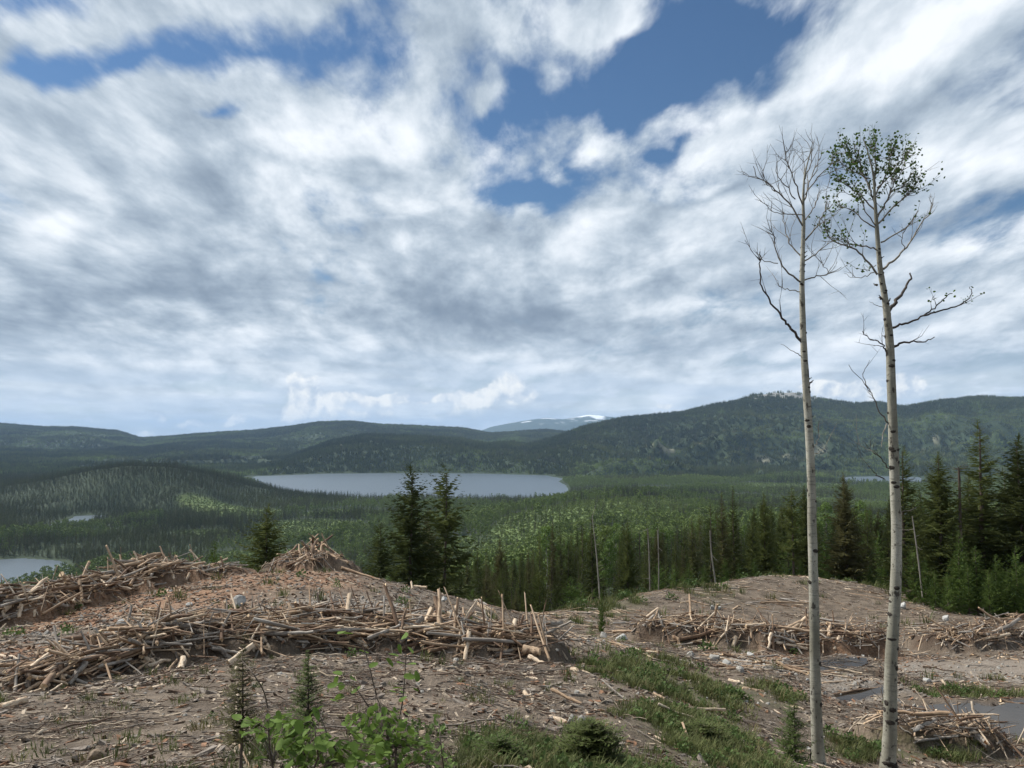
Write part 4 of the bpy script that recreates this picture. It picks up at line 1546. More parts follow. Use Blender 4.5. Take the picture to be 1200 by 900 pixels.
def big_aspen(label, trunk_px, widths, Y, branches, leafy, seed, knots):
    r_ = np.random.default_rng(seed)
    tp = [np.array(xyz(a, b, Y)) for a, b in trunk_px]
    zg = H(tp[0][0], Y) - .15
    base = np.array([tp[0][0], Y, zg])
    if tp[0][2] > zg:
        tp.insert(0, base.copy())
        widths = [widths[0] * 1.1] + list(widths)
    tp = np.array(tp)
    tp[1:-1, 0] += r_.normal(size=len(tp) - 2) * .013
    lineT = smooth_line(tp - base, 5)
    wl = np.interp(np.linspace(0, len(widths) - 1, len(lineT)), range(len(widths)), widths) / 900 * Y / 2
    wl = wl * (1 + .45 * np.exp(-np.maximum(lineT[:, 2], 0) / .22))
    root = bpy.data.objects.new('aspen_tree', None)
    COL.objects.link(root)
    root.location = base
    tag(root, label, 'aspen')
    mb = MB()
    tube(mb, lineT, wl, 14, rough=.025, rs=r_)
    # swollen knots and branch scars
    for _ in range(knots):
        k = r_.integers(2, int(len(lineT) * .72))
        f_ = r_.random()
        c = lineT[k] * (1 - f_) + lineT[k + 1] * f_
        w_ = wl[k]
        a = r_.random() * 6.28
        d = np.array([math.cos(a), math.sin(a), 0])
        s_ = np.array([-math.sin(a), math.cos(a), 0])
        hs, ws = w_ * r_.uniform(.25, .5), w_ * r_.uniform(.5, .85)
        ring, ring2 = [], []
        for q in range(8):
            th = q / 8 * 6.283
            off = s_ * math.cos(th) * ws
            # wrapped round the stem
            rad_ = math.sqrt(max(w_ ** 2 - (math.cos(th) * ws) ** 2, 0)) * 1.0
            ring.append(c + off + d * (rad_ + .001) + np.array([0, 0, math.sin(th) * hs]))
            ring2.append(c + off * .5 + d * (math.sqrt(max(w_ ** 2 - (.5 * math.cos(th) * ws) ** 2, 0)) + .010) + np.array([0, 0, math.sin(th) * hs * .5]))
        V = ring + ring2
        mb.add(V, [(q, (q + 1) % 8, 8 + (q + 1) % 8, 8 + q) for q in range(8)], 1)
        mb.add(ring2, [list(range(8))], 1)
        if r_.random() < .3:
            tube(mb, [c + d * w_ * .9, c + d * (w_ + .05) + [0, 0, .03]], [.012, .006], 5, 1)
    me = mb.mesh('trunk', True)
    me.materials.append(M_bark)
    me.materials.append(M_knot)
    new_obj('trunk', me, None, root)
    leafpts = []
    for pts, w0, dark, twigs, lf in branches:
        dep = r_.uniform(-1, 1)
        L3 = []
        n = len(pts)
        for i, (a, b) in enumerate(pts):
            p = np.array(xyz(a, b, Y)) - base
            ln = math.hypot(a - pts[0][0], b - pts[0][1]) / 900 * Y
            p = p * 1.0
            yo = dep * .55 * ln
            # keep it on its sight line while it reaches towards or away from us
            q = (p + base) * (Y + yo) / Y - base
            L3.append(q)
        ln3 = smooth_line(np.array(L3), 4)
        ln3[1:-1] += r_.normal(size=(len(ln3) - 2, 3)) * .012
        mb = MB()
        w_a = w0 / 900 * Y / 2
        tube(mb, ln3, np.linspace(w_a, w_a * .30, len(ln3)), 6)
        N_ = len(ln3)
        for q in range(max(1, int(twigs * .8)) if twigs else 0):
            k = int(N_ * (.25 + .75 * r_.random()))
            k = min(k, N_ - 1)
            tgt = ln3[k] - ln3[max(k - 2, 0)]
            tgt /= np.linalg.norm(tgt) + 1e-9
            d = tgt * .7 + r_.normal(size=3) * .55 + np.array([0, 0, .45])
            d /= np.linalg.norm(d)
            L = r_.uniform(.22, .75) * (1.15 - .5 * k / N_)
            b1 = ln3[k] + d * L * .5 + r_.normal(size=3) * .03
            b2 = b1 + (d + np.array([0, 0, .25]) + r_.normal(size=3) * .2) * L * .5
            tube(mb, [ln3[k], b1, b2], [w_a * .28 + .0025, .0045, .002], 4, cap=False)
            for q2 in range(r_.integers(1, 4)):
                s0 = ln3[k] + (b1 - ln3[k]) * r_.random() if r_.random() < .4 else b1 + (b2 - b1) * r_.random() * .7
                d2 = d + r_.normal(size=3) * .7 + np.array([0, 0, .3])
                d2 /= np.linalg.norm(d2)
                e2 = s0 + d2 * L * r_.uniform(.25, .55)
                tube(mb, [s0, e2], [.0038, .0016], 3, cap=False)
                if lf:
                    leafpts += [s0 + (e2 - s0) * u_ for u_ in np.linspace(.3, 1.05, lf)]
            if lf:
                leafpts += [b1 + (b2 - b1) * u_ for u_ in np.linspace(0, 1.05, lf + 1)]
        if lf and twigs:
            leafpts += [p for p in ln3[int(N_ * .6):]]
        new_obj('branch', mb.mesh('branch', True), M_limbd if dark else M_limb, root)
    if leafy:
        mb = MB()
        for p in leafpts:
            for _ in range(leafy):
                if r_.random() < .16:
                    continue
                c = p + r_.normal(size=3) * .045
                n1 = r_.normal(size=3)
                n1 /= np.linalg.norm(n1)
                n2 = np.cross(n1, r_.normal(size=3))
                n2 /= np.linalg.norm(n2)
                s = r_.uniform(.020, .034)
                th = [0, .9, 1.9, 3.14, 4.38, 5.38]
                rr = [1.25, .95, .95, .7, .95, .95]
                mb.add([c + s * q * (math.cos(a) * n1 + math.sin(a) * n2) for a, q in zip(th, rr)], [(0, 1, 2, 3, 4, 5)])
        new_obj('leaves', mb.mesh('leaves'), M_leafa, root)
    return root


z7 = lambda *p: [Z7(*q) for q in p]
z8 = lambda *p: [Z8(*q) for q in p]
T1 = [(960, 898), (957, 820), (955, 750), (952, 640), (949, 540), (945, 460), (942, 400), (940.5, 340), (940, 300), (940.5, 262), (941, 235), (944, 205), (950, 180), (952, 168)]
W1 = [14.5, 13, 12, 11, 9.8, 9, 8, 6.4, 5.6, 4.4, 3.4, 2.2, 1.2, .8]
B1 = [  # points, width at the stem, dark, twigs, leaves
    (z7((375, 720), (300, 660), (265, 590), (250, 520), (235, 480)), 2.4, 0, 12, 0), (z7((268, 632), (200, 620), (150, 575)), 1.2, 0, 6, 0),
    (z7((378, 612), (320, 545), (300, 480), (290, 410)), 2.0, 0, 8, 0),
    (z7((378, 468), (330, 390), (260, 310), (190, 260), (160, 205)), 2.4, 0, 12, 0), (z7((258, 318), (215, 270), (205, 215)), 1.2, 0, 5, 0),
    (z7((378, 418), (300, 415), (240, 405), (190, 355)), 1.4, 0, 5, 0),
    (z7((378, 378), (350, 300), (320, 220), (300, 160), (328, 110)), 2.0, 0, 12, 0), (z7((345, 350), (300, 290), (265, 240), (262, 190)), 1.6, 0, 8, 0),
    (z7((378, 380), (400, 300), (430, 220), (462, 150)), 2.0, 0, 12, 0), (z7((382, 300), (385, 210), (372, 120)), 1.5, 0, 9, 0), (z7((388, 262), (415, 180), (430, 85)), 1.4, 0, 9, 0),
    (z7((390, 330), (440, 260), (500, 195), (510, 170)), 1.6, 0, 10, 0), (z7((388, 532), (440, 470), (470, 410), (510, 370)), 2.0, 0, 10, 0), (z7((390, 440), (430, 380), (450, 320), (500, 300)), 1.5, 0, 8, 0),
    (z7((385, 622), (450, 580), (512, 530)), 1.8, 0, 7, 0), (z7((385, 706), (440, 690), (490, 678), (548, 648)), 1.8, 0, 7, 0), (z7((490, 676), (470, 640), (430, 600)), 1, 0, 5, 0),
    (z7((372, 756), (320, 748), (285, 735), (262, 705)), 1.4, 0, 5, 0),
    (z8((302, 165), (275, 120), (245, 88), (215, 48), (180, 5), (150, -40), (118, -110), (118, -190), (115, -245)), 3.6, 1, 5, 0),
    (z8((302, 217), (262, 192), (205, 162)), 1.2, 0, 0, 0), (z8((330, 345), (338, 328), (350, 320)), 2.4, 1, 0, 0),
    (z8((345, 620), (365, 590), (380, 555)), 1.0, 0, 2, 0), (z8((350, 640), (390, 625), (408, 600)), .8, 0, 1, 0),
]
T2 = [(1040, 896), (1042, 850), (1046, 780), (1049, 700), (1050, 640), (1047.5, 560), (1045, 480), (1042, 410), (1040, 375), (1036, 345), (1031, 312), (1028.5, 270), (1026, 235), (1023, 205), (1018, 180), (1012, 163)]
W2 = [16.5, 15.5, 14.5, 12.8, 12.2, 11.5, 10.8, 10, 9, 7.6, 6.4, 5.0, 3.6, 2.4, 1.5, .9]
B2 = [
    (z7((748, 862), (770, 822), (800, 785), (830, 740), (850, 700), (850, 675)), 5.2, 1, 0, 0), (z7((748, 815), (762, 785)), 3.5, 1, 0, 0),
    (z7((733, 657), (780, 615), (822, 578), (860, 525), (890, 465), (930, 420), (948, 375)), 2.8, 0, 10, 0), (z7((822, 575), (812, 520), (815, 480)), 1.2, 0, 4, 0),
    (z7((722, 540), (790, 500), (850, 450), (888, 400)), 2.0, 0, 6, 1),
    (z7((706, 682), (655, 612), (595, 562), (530, 545), (485, 500), (460, 440)), 2.8, 0, 14, 2), (z7((595, 562), (560, 530), (500, 540)), 1.4, 0, 7, 2),
    (z7((700, 572), (640, 552), (580, 552), (520, 525)), 2.0, 0, 9, 2),
    (z7((702, 476), (645, 445), (600, 400), (530, 385)), 2.0, 0, 11, 2), (z7((702, 462), (690, 350), (660, 270), (620, 170), (605, 110)), 2.6, 0, 22, 4),
    (z7((705, 432), (740, 370), (765, 310), (800, 245), (835, 190)), 2.4, 0, 20, 4), (z7((700, 402), (640, 345), (585, 300), (530, 262)), 2.2, 0, 18, 4),
    (z7((712, 456), (780, 382), (835, 330), (890, 298)), 2.2, 0, 18, 3), (z7((690, 340), (700, 240), (690, 160), (680, 100)), 2.2, 0, 24, 4), (z7((680, 320), (640, 240), (590, 170), (560, 130)), 2.0, 0, 20, 4),
    (z7((700, 330), (740, 250), (760, 180), (770, 130)), 2.0, 0, 20, 4), (z7((705, 300), (780, 230), (830, 160)), 1.8, 0, 18, 4), (z7((665, 260), (600, 230), (545, 190)), 1.8, 0, 16, 4), (z7((760, 320), (820, 290), (860, 240)), 1.6, 0, 14, 3),
    (z7((700, 470), (650, 400), (620, 340), (540, 320)), 1.6, 0, 12, 3),
    (z7((690, 672), (650, 688), (600, 692), (560, 675)), 1.2, 0, 3, 0), (z7((700, 640), (660, 660), (640, 640)), 1.0, 0, 4, 2),
    (z7((705, 728), (688, 722)), 3, 1, 0, 0), (z7((722, 790), (712, 772)), 3.2, 1, 0, 0), (z7((735, 830), (700, 815), (670, 800)), 1, 0, 0, 0),
    (z8((690, 92), (730, 78), (780, 66), (835, 35), (880, 2), (920, -35), (960, -60)), 3.0, 1, 3, 1), (z8((835, 37), (900, 16), (970, 0), (1025, -32), (1045, -70), (1035, -90)), 2.2, 1, 3, 1),
    (z8((700, 176), (730, 160), (780, 151), (830, 152), (882, 131)), 3.2, 1, 2, 0), (z8((672, 214), (660, 175), (640, 152), (600, 142), (565, 104)), 2.4, 1, 4, 0), (z8((655, 172), (612, 172)), 1.2, 1, 1, 0),
    (z8((684, 520), (662, 490), (636, 450), (610, 392), (575, 335), (505, 253)), 2.0, 1, 2, 0), (z8((600, 372), (578, 330), (572, 285), (597, 232)), 1.4, 1, 2, 0), (z8((672, 512), (658, 560), (650, 614)), 1.8, 0, 0, 0),
    (z8((682, 708), (650, 668), (615, 640), (580, 605)), 1.6, 1, 4, 0), (z8((615, 640), (560, 610), (515, 578)), 1.0, 0, 1, 0), (z8((662, 756), (635, 742), (610, 720), (590, 700)), 1.6, 1, 1, 0),
    (z8((700, 905), (760, 895), (800, 880)), 1.4, 0, 1, 0),
]
big_aspen('tall leafless aspen with a pale bare trunk, the left one of two', T1, [w_ * .94 for w_ in W1], 15.6, B1, 0, 5, 46)
big_aspen('tall aspen with green leaves only at its top, the right one of two', T2, [w_ * .94 for w_ in W2], 16.2, B2, 1, 6, 60)


# ================================================================ finding the ground along a sight line
_ty = np.exp(np.linspace(math.log(3), math.log(110), 700))


def hit(px, py, zadd=0.0):
    v = pv(py)
    k = math.cos(PITCH) + v * math.sin(PITCH)
    xs = (px - 600) / 900 * k * _ty
    zg = Hs(xs, _ty) + zadd
    d = v * _ty - zg
    i = np.argmax(d < 0)
    if d[i] >= 0:
        # above the crest: the nearest pass
        i = int(np.argmin(d[:640]))
        return np.array([xs[i], _ty[i], v * _ty[i]])
    a = d[i - 1] / (d[i - 1] - d[i])
    Y = _ty[i - 1] + a * (_ty[i] - _ty[i - 1])
    return np.array([(px - 600) / 900 * k * Y, Y, v * Y])


# ================================================================ logs
def wood(name, a, b, c, end, bark=0.0):
    m_, t = mat(name)
    tcn = t.n('ShaderNodeTexCoord').outputs['Object']
    oi = t.n('ShaderNodeObjectInfo').outputs['Random']
    co = t.vm('ADD', tcn, t.comb(t.m('MULTIPLY', oi, 13.0), t.m('MULTIPLY', oi, 7.0), t.m('MULTIPLY', oi, 29.0)))
    grain = t.noise(t.mapping(co, scale=(2.2, 2.2, 1.6)), 1.6, 5, .7)
    pat = t.noise(t.mapping(co, scale=(.8, .8, 3.5)), 1.3, 4, .6)
    f = t.m('ADD', t.mr(grain, .32, .68), t.m('MULTIPLY_ADD', oi, .6, -.3), clamp=True)
    col = t.mix(f, a, b)
    col = t.mix(t.mr(pat, .50, .62, 0, .8), col, c)
    t.put(t.b.inputs['Base Color'], col)
    t.b.inputs['Roughness'].default_value = .85
    bp = t.n('ShaderNodeBump')
    bp.inputs['Strength'].default_value = .6
    bp.inputs['Distance'].default_value = .02
    t.put(bp.inputs['Height'], grain)
    t.link(bp.outputs[0], t.b.inputs['Normal'])
    return m_


WOOD = {
    'pale': wood('pale_barked_off_wood', (.44, .33, .22), (.66, .54, .40), (.29, .19, .12), None),
    'tan': wood('tan_wood', (.27, .18, .11), (.46, .34, .23), (.14, .085, .052), None),
    'grey': wood('grey_weathered_wood', (.20, .17, .14), (.37, .33, .28), (.12, .095, .075), None),
    'brown': wood('brown_barked_wood', (.080, .048, .030), (.19, .120, .076), (.27, .19, .12), None),
}
M_end = plain_mat('cut_wood_end', (.42, .27, .15), (.62, .47, .30), 6, co='Generated')
M_endo = plain_mat('orange_cut_end', (.42, .16, .05), (.55, .26, .10), 6, co='Generated')


def log_mesh(seed, flat=1.0, bend=.02, taper=.25, n=9, split=False):
    """unit log along Z, radius about one"""
    r_ = np.random.default_rng(seed)
    k = 9
    zs = np.linspace(-.5, .5, k)
    off = np.cumsum(r_.normal(size=(k, 2)) * bend * 18, axis=0)
    off -= off.mean(0)
    off -= np.outer(zs * 2, (off[-1] - off[0]) / 2)
    rad = 1 + taper * (-zs) + r_.normal(size=k) * .05
    th = np.linspace(0, 2 * math.pi, n, endpoint=False)
    prof = 1 + .12 * r_.normal(size=n)
    mb = MB()
    V = []
    for i in range(k):
        q = rad[i] * prof * (1 + .05 * r_.normal(size=n))
        x, y = q * np.cos(th), q * np.sin(th) * flat
        if split:
            y = np.maximum(y, -.25 + .08 * r_.normal(size=n))
        z = np.full(n, zs[i])
        if i in (0, k - 1):
            z = z + (.02 if not split else .05) * r_.normal(size=n)
        V.append(np.c_[x + off[i, 0], y + off[i, 1], z])
    V = np.concatenate(V)
    i, j = np.meshgrid(np.arange(k - 1), np.arange(n), indexing='ij')
    j2 = (j + 1) % n
    mb.add(V, np.stack([i * n + j, i * n + j2, (i + 1) * n + j2, (i + 1) * n + j], -1).reshape(-1, 4), 0)
    for e, o in ((0, -1), (k - 1, 1)):
        ring = V[e * n:(e + 1) * n]
        cen = ring.mean(0)
        mb.add(np.r_[ring, [cen]], [(a, (a + 1) % n, n)[::o] for a in range(n)], 1)
    return mb


LOGS = {}
for tone in WOOD:
    LOGS[tone] = []
    for s, (fl, bd, tp_, sp_) in enumerate(((1, .006, .25, False), (1, .014, .4, False), (.85, .009, .2, False), (1, .02, .5, False), (.42, .008, .15, False), (.6, .008, .3, True), (1, .028, .6, False))):
        me = log_mesh(100 + s, fl, bd, tp_, split=sp_).mesh('log')
        me.materials.append(WOOD[tone])
        me.materials.append(M_end if tone in ('pale', 'tan', 'brown') else WOOD['grey'])
        me.polygons.foreach_set('use_smooth', np.ones(len(me.polygons), bool))
        LOGS[tone].append(me)
LOG_COUNT = 0
WHERE = {'far_left': 'in the big slash pile at the far left', 'crest': 'in the low slash pile on the knoll crest', 'cone': 'on the cone shaped slash pile', 'main': 'in the long slash pile across the knoll', 'tail': 'at the low left tail of the long slash pile',
         'band': 'in the long slash band of the right clearing', 'tepee': 'on the small tepee of poles', 'right': 'in the slash heap right of the leafy aspen', 'stream': 'in the brush heap by the stream', 'edge': 'in the far slash heap at the right edge', 'loose': 'lying loose on the clearing ground'}


def add_log(a, b, w, tone, label, group=None, shape=None, name='log', cat='log', orange=False):
    """a log from point a to point b, w metres thick"""
    global LOG_COUNT
    a, b = Vector(a), Vector(b)
    d = b - a
    L = d.length
    k = rng.integers(7) if shape is None else shape
    o = bpy.data.objects.new(name, LOGS[tone][k])
    if orange:
        o.data = o.data.copy()
        o.data.materials[1] = M_endo
    COL.objects.link(o)
    o.location = (a + b) / 2
    q = d.to_track_quat('Z', 'Y')
    from mathutils import Quaternion
    o.rotation_euler = (q @ Quaternion((0, 0, 1), rng.random() * 6.28)).to_euler()
    # bends were built for slender logs: keep them gentle
    o.scale = (w / 2, w / 2, L)
    tag(o, label, cat, group)
    LOG_COUNT += 1
    return o


def tone_word(tone):
    return {'pale': 'pale stripped', 'tan': 'tan', 'grey': 'grey weathered', 'brown': 'dark brown'}[tone]


def pose_word(a, b, pxlen):
    d = Vector(b) - Vector(a)
    s = abs(d.z) / max(d.length, 1e-6)
    base = 'upright' if s > .75 else 'slanting' if s > .3 else 'flat lying'
    return base


def traced(pile, sx, sy, k, rows):
    """logs picked out one by one in the photograph: x0, y0, x1, y1, width in an enlarged view"""
    for row in rows:
        x0, y0, x1, y1, w_ = row[:5]
        tone = row[5] if len(row) > 5 else ('pale', 'tan', 'tan', 'pale', 'grey')[rng.integers(5)]
        lab = row[6] if len(row) > 6 else None
        p0, p1 = (sx + x0 / k, sy + y0 / k), (sx + x1 / k, sy + y1 / k)
        a, b = hit(*p0), hit(*p1)
        Ym = min((a[1] + b[1]) / 2, 58)
        px_len = math.hypot(p1[0] - p0[0], p1[1] - p0[1])
        # limit how far it can run in depth
        maxd = max(.35, px_len / 900 * Ym * .8)
        dY = np.clip(a[1] - b[1], -maxd, maxd)
        Ym = min(a[1], b[1]) + abs(dY) / 2 if abs(a[1] - b[1]) > maxd else Ym
        wm = w_ / k / 900 * Ym * 1.25
        A = np.array(xyz(p0[0], p0[1], Ym + dY / 2)) * (1 - .35 * wm / Ym)
        B = np.array(xyz(p1[0], p1[1], Ym - dY / 2)) * (1 - .35 * wm / Ym)
        pw = pose_word(A, B, px_len)
        lw = 'thick' if wm > .17 else 'thin' if wm < .08 else 'long' if px_len / 900 * Ym > 1.7 else 'short' if px_len / 900 * Ym < .8 else 'middling'
        lb = lab or f'{lw} {pw} {tone_word(tone)} log {WHERE[pile]}'
        add_log(A, B, wm, tone, lb, None if lab else f'{tone_word(tone)} {pw} logs {WHERE[pile]}', orange=bool(lab and 'orange' in lab), shape=None if not lab else int(rng.choice([0, 2])))


traced('main', 200, 680, 5, [
    (340, 490, 485, 380, 26, 'pale', 'thick whitish cut log slanting out of the middle front of the long slash pile'), (60, 525, 75, 455, 30, 'pale', 'short stubby whitish log standing upright at the front of the long slash pile'),
    (0, 400, 70, 450, 12), (230, 380, 360, 460, 25, 'grey'), (175, 240, 415, 405, 17, 'pale'), (0, 295, 120, 335, 16), (60, 215, 320, 225, 12, 'tan'), (0, 275, 160, 245, 18, 'tan'), (355, 85, 400, 245, 8),
    (520, 295, 580, 400, 15, 'pale'), (635, 320, 800, 365, 28, 'grey'), (690, 190, 745, 280, 16, 'pale'), (690, 140, 775, 290, 12, 'tan'), (570, 200, 575, 245, 20, 'pale'), (920, 195, 945, 250, 14, 'pale'),
    (1050, 80, 1025, 260, 22, 'pale', 'broad splintered slab standing upright behind the thin leafy stem, long slash pile'), (940, 205, 1100, 235, 22, 'grey'), (990, 220, 1045, 290, 14, 'pale'), (1070, 295, 1200, 262, 16, 'pale'),
    (875, 285, 1080, 415, 22, 'tan'), (890, 330, 920, 410, 22, 'grey'), (1010, 320, 1160, 390, 14, 'tan'), (430, 335, 540, 400, 14, 'pale'), (540, 395, 690, 450, 9, 'tan'), (690, 452, 790, 455, 10, 'tan'), (630, 285, 600, 330, 14, 'grey'),
    (400, 300, 330, 430, 10, 'tan'), (150, 395, 230, 375, 20, 'tan'), (100, 280, 240, 310, 12), (300, 330, 430, 365, 12, 'tan'), (700, 285, 800, 300, 8), (860, 210, 960, 190, 14, 'grey'), (800, 360, 880, 325, 8, 'brown')])
traced('main', 0, 640, 5, [
    (630, 480, 820, 620, 10, 'tan'), (800, 600, 895, 690, 22, 'pale'), (945, 430, 935, 610, 14, 'tan', 'thin pole standing upright at the left of the long slash pile'), (640, 575, 1050, 460, 18, 'grey', 'very long grey pole slanting along the top left of the long slash pile'),
    (840, 540, 890, 645, 14, 'grey'), (1010, 490, 1110, 535, 16, 'pale'), (730, 690, 860, 675, 18, 'tan'), (850, 705, 1000, 665, 20, 'pale'), (870, 755, 930, 700, 10), (985, 740, 1035, 660, 10), (1000, 600, 1070, 650, 10, 'pale'),
    (700, 650, 845, 760, 8, 'grey'), (500, 680, 405, 810, 26, 'grey', 'thick grey log leaning at the lower left of the long slash pile'), (250, 780, 390, 755, 14), (140, 860, 240, 800, 18, 'tan'), (180, 865, 290, 810, 16), (270, 870, 360, 810, 20, 'pale'),
    (410, 730, 440, 810, 12), (365, 720, 400, 610, 10), (380, 545, 455, 580, 12), (230, 750, 360, 690, 10), (430, 690, 620, 670, 10), (190, 640, 280, 635, 14), (0, 750, 60, 735, 14, 'tan'), (0, 580, 60, 560, 12)])
traced('far_left', 0, 640, 5, [
    (80, 310, 240, 240, 14, 'pale'), (125, 345, 112, 420, 18, 'pale', 'pale stub standing upright in the left half of the big far left slash pile'), (15, 385, 55, 430, 16, 'pale'), (205, 375, 200, 415, 18, 'pale'), (250, 395, 480, 270, 12, 'tan', 'longest pale pole lying slantwise over the big far left slash pile'),
    (350, 250, 450, 335, 14, 'pale'), (390, 320, 425, 365, 14, 'tan'), (465, 205, 480, 310, 14, 'tan'), (530, 275, 690, 210, 9, 'tan'), (600, 255, 700, 262, 12, 'tan'), (360, 165, 402, 202, 24, 'tan', 'short thick log poking out on top of the big far left slash pile'),
    (310, 350, 400, 350, 18, 'grey'), (435, 290, 480, 350, 12), (170, 270, 300, 230, 10), (180, 320, 260, 290, 12), (100, 300, 180, 260, 12), (330, 330, 400, 280, 10), (20, 430, 120, 400, 10), (250, 250, 330, 240, 12), (470, 320, 530, 325, 16, 'tan'), (20, 350, 80, 350, 12)])
traced('crest', 0, 640, 5, [
    (920, 58, 1045, 112, 12, 'pale', 'pale pole jutting up to the left from the knoll crest pile'), (870, 160, 1000, 110, 10), (1110, 160, 1090, 200, 12), (870, 205, 875, 240, 14), (1020, 140, 1200, 95, 10, 'tan'), (1000, 150, 1020, 195, 14, 'pale'),
    (1270, 145, 1340, 115, 8, 'pale', 'thin pale stick jutting up to the right from the knoll crest pile'), (1100, 130, 1260, 185, 12, 'tan'), (920, 130, 1010, 165, 12), (1110, 120, 1200, 150, 10), (780, 235, 840, 215, 12)])
traced('main', 420, 660, 5, [
    (430, 265, 310, 510, 22, 'pale', 'long pale board leaning back steeply in the right half of the long slash pile'), (370, 320, 232, 470, 24, 'grey', 'broad grey split board leaning beside a long pale board'), (0, 385, 260, 320, 18, 'pale', 'long pale pole rising to the right across the middle of the long slash pile'),
    (575, 250, 565, 300, 20, 'pale', 'pale stub standing upright on top of the long slash pile, right half'), (615, 260, 615, 300, 10), (650, 395, 620, 570, 18, 'pale', 'slim pale board standing upright at the front right of the long slash pile'),
    (600, 495, 695, 455, 26, 'pale'), (600, 400, 580, 515, 14, 'pale'), (355, 450, 385, 515, 14, 'pale'), (445, 455, 510, 500, 16, 'pale'), (440, 300, 560, 340, 22, 'tan'), (520, 290, 600, 330, 14, 'pale'), (660, 290, 570, 405, 18, 'brown'),
    (700, 400, 830, 370, 20, 'tan'), (920, 340, 890, 440, 24, 'pale', 'crooked pale log standing up at the right end of the long slash pile'), (700, 240, 790, 330, 14, 'pale'), (700, 236, 760, 275, 12), (970, 480, 1030, 450, 14, 'brown'),
    (970, 508, 1065, 525, 36, 'tan', 'fattest log of all, lying at the right end of the long slash pile'), (1000, 550, 1100, 590, 16, 'pale'), (820, 380, 900, 380, 12, 'pale'), (760, 505, 870, 505, 16), (480, 350, 560, 360, 12), (420, 515, 550, 525, 10), (500, 385, 640, 385, 12),
    (520, 400, 620, 435, 14, 'tan'), (1080, 355, 1190, 350, 16, 'grey'), (1000, 415, 1110, 415, 10), (190, 420, 285, 500, 12, 'pale'), (0, 455, 55, 490, 18, 'pale'), (680, 485, 800, 480, 12), (60, 310, 240, 305, 14, 'grey'), (270, 310, 360, 325, 14), (460, 370, 540, 430, 16, 'tan'), (840, 470, 870, 560, 12), (560, 540, 700, 560, 10)])
traced('band', 700, 660, 3.333, [
    (820, 210, 735, 280, 11, 'pale', 'long pale log slanting up out of the slash band, left of the bare aspen'), (540, 288, 530, 330, 12, 'pale', 'whitish slab standing upright at the front of the slash band'), (680, 270, 665, 335, 8, 'pale'), (595, 285, 592, 330, 8), (300, 285, 330, 325, 11, 'tan'),
    (880, 305, 882, 350, 8, 'pale'), (945, 285, 925, 335, 8, 'pale'), (910, 235, 905, 285, 12, 'tan'), (410, 300, 350, 315, 8), (345, 218, 410, 235, 9, 'pale'), (750, 290, 780, 330, 6), (500, 240, 600, 245, 8), (620, 265, 700, 300, 8, 'brown'), (440, 260, 520, 300, 9, 'brown'),
    (700, 310, 820, 335, 9, 'pale'), (880, 300, 960, 290, 7), (1000, 280, 1060, 265, 10), (860, 250, 870, 225, 8), (530, 330, 560, 280, 7), (760, 270, 790, 320, 6)])
traced('tepee', 700, 660, 3.333, [(150, 245, 235, 180, 7), (180, 245, 240, 183, 7), (252, 246, 238, 188, 7), (160, 235, 235, 175, 7, 'pale'), (205, 248, 239, 185, 6), (225, 210, 292, 222, 6)])
traced('loose', 700, 660, 3.333, [(645, 152, 820, 155, 5, 'tan'), (530, 180, 560, 165, 6), (60, 265, 160, 268, 7), (60, 235, 140, 232, 6), (140, 245, 290, 240, 6), (400, 85, 480, 90, 4), (640, 385, 760, 415, 7, 'brown'), (740, 400, 900, 440, 8, 'brown')])
traced('stream', 960, 740, 5, [
    (425, 640, 610, 625, 17, 'pale', 'long pale log lying in front of the brush heap by the stream'), (560, 645, 765, 620, 26, 'grey'), (815, 525, 975, 650, 34, 'grey', 'thick grey log with an orange cut end in the brush heap by the stream'), (690, 460, 1000, 490, 10, 'pale', 'pale pole lying across the stream pool'),
    (575, 475, 560, 615, 9, 'tan'), (850, 590, 865, 670, 9, 'pale'), (610, 535, 580, 575, 8), (490, 440, 700, 470, 16, 'brown'), (900, 505, 1020, 690, 20, 'brown'), (990, 570, 1110, 640, 9), (640, 480, 800, 490, 12, 'brown'), (470, 560, 540, 600, 8), (680, 520, 740, 600, 8)])
traced('loose', 960, 740, 5, [(185, 520, 340, 490, 16, 'pale'), (720, 285, 760, 335, 13, 'pale', 'short pale log in the grass beyond the stream, pointing at us'), (500, 145, 650, 120, 10, 'pale'), (340, 480, 380, 485, 14, 'pale'), (90, 370, 380, 325, 12, 'brown'), (740, 440, 830, 425, 8), (1040, 480, 1180, 485, 8), (1150, 340, 1200, 345, 12), (1060, 410, 1200, 430, 14, 'brown'), (1060, 660, 1150, 690, 14, 'tan'), (120, 60, 300, 75, 6), (650, 690, 780, 740, 9)])
traced('loose', 400, 600, 3, [
    (740, 625, 845, 675, 10, 'tan', 'tan log left of the pale boulder on the slope'), (640, 575, 690, 590, 10, 'pale'), (735, 720, 790, 740, 16, 'pale', 'short pale chunk touching the boulder in the middle foreground'), (640, 635, 680, 660, 10, 'pale'), (915, 590, 1000, 660, 5, 'grey'), (805, 550, 870, 570, 13, 'pale'),
    (1080, 780, 1190, 825, 8, 'pale'), (650, 600, 790, 625, 9, 'brown'), (480, 325, 540, 350, 9, 'pale'), (560, 395, 660, 400, 7), (600, 430, 720, 432, 7, 'tan'), (470, 310, 520, 330, 8), (700, 390, 770, 392, 7), (1100, 640, 1150, 670, 9), (930, 560, 1040, 600, 6, 'grey'), (1040, 690, 1200, 760, 6, 'grey'), (0, 195, 140, 240, 8, 'tan'), (245, 245, 250, 270, 10, 'pale'), (255, 262, 300, 265, 8)])
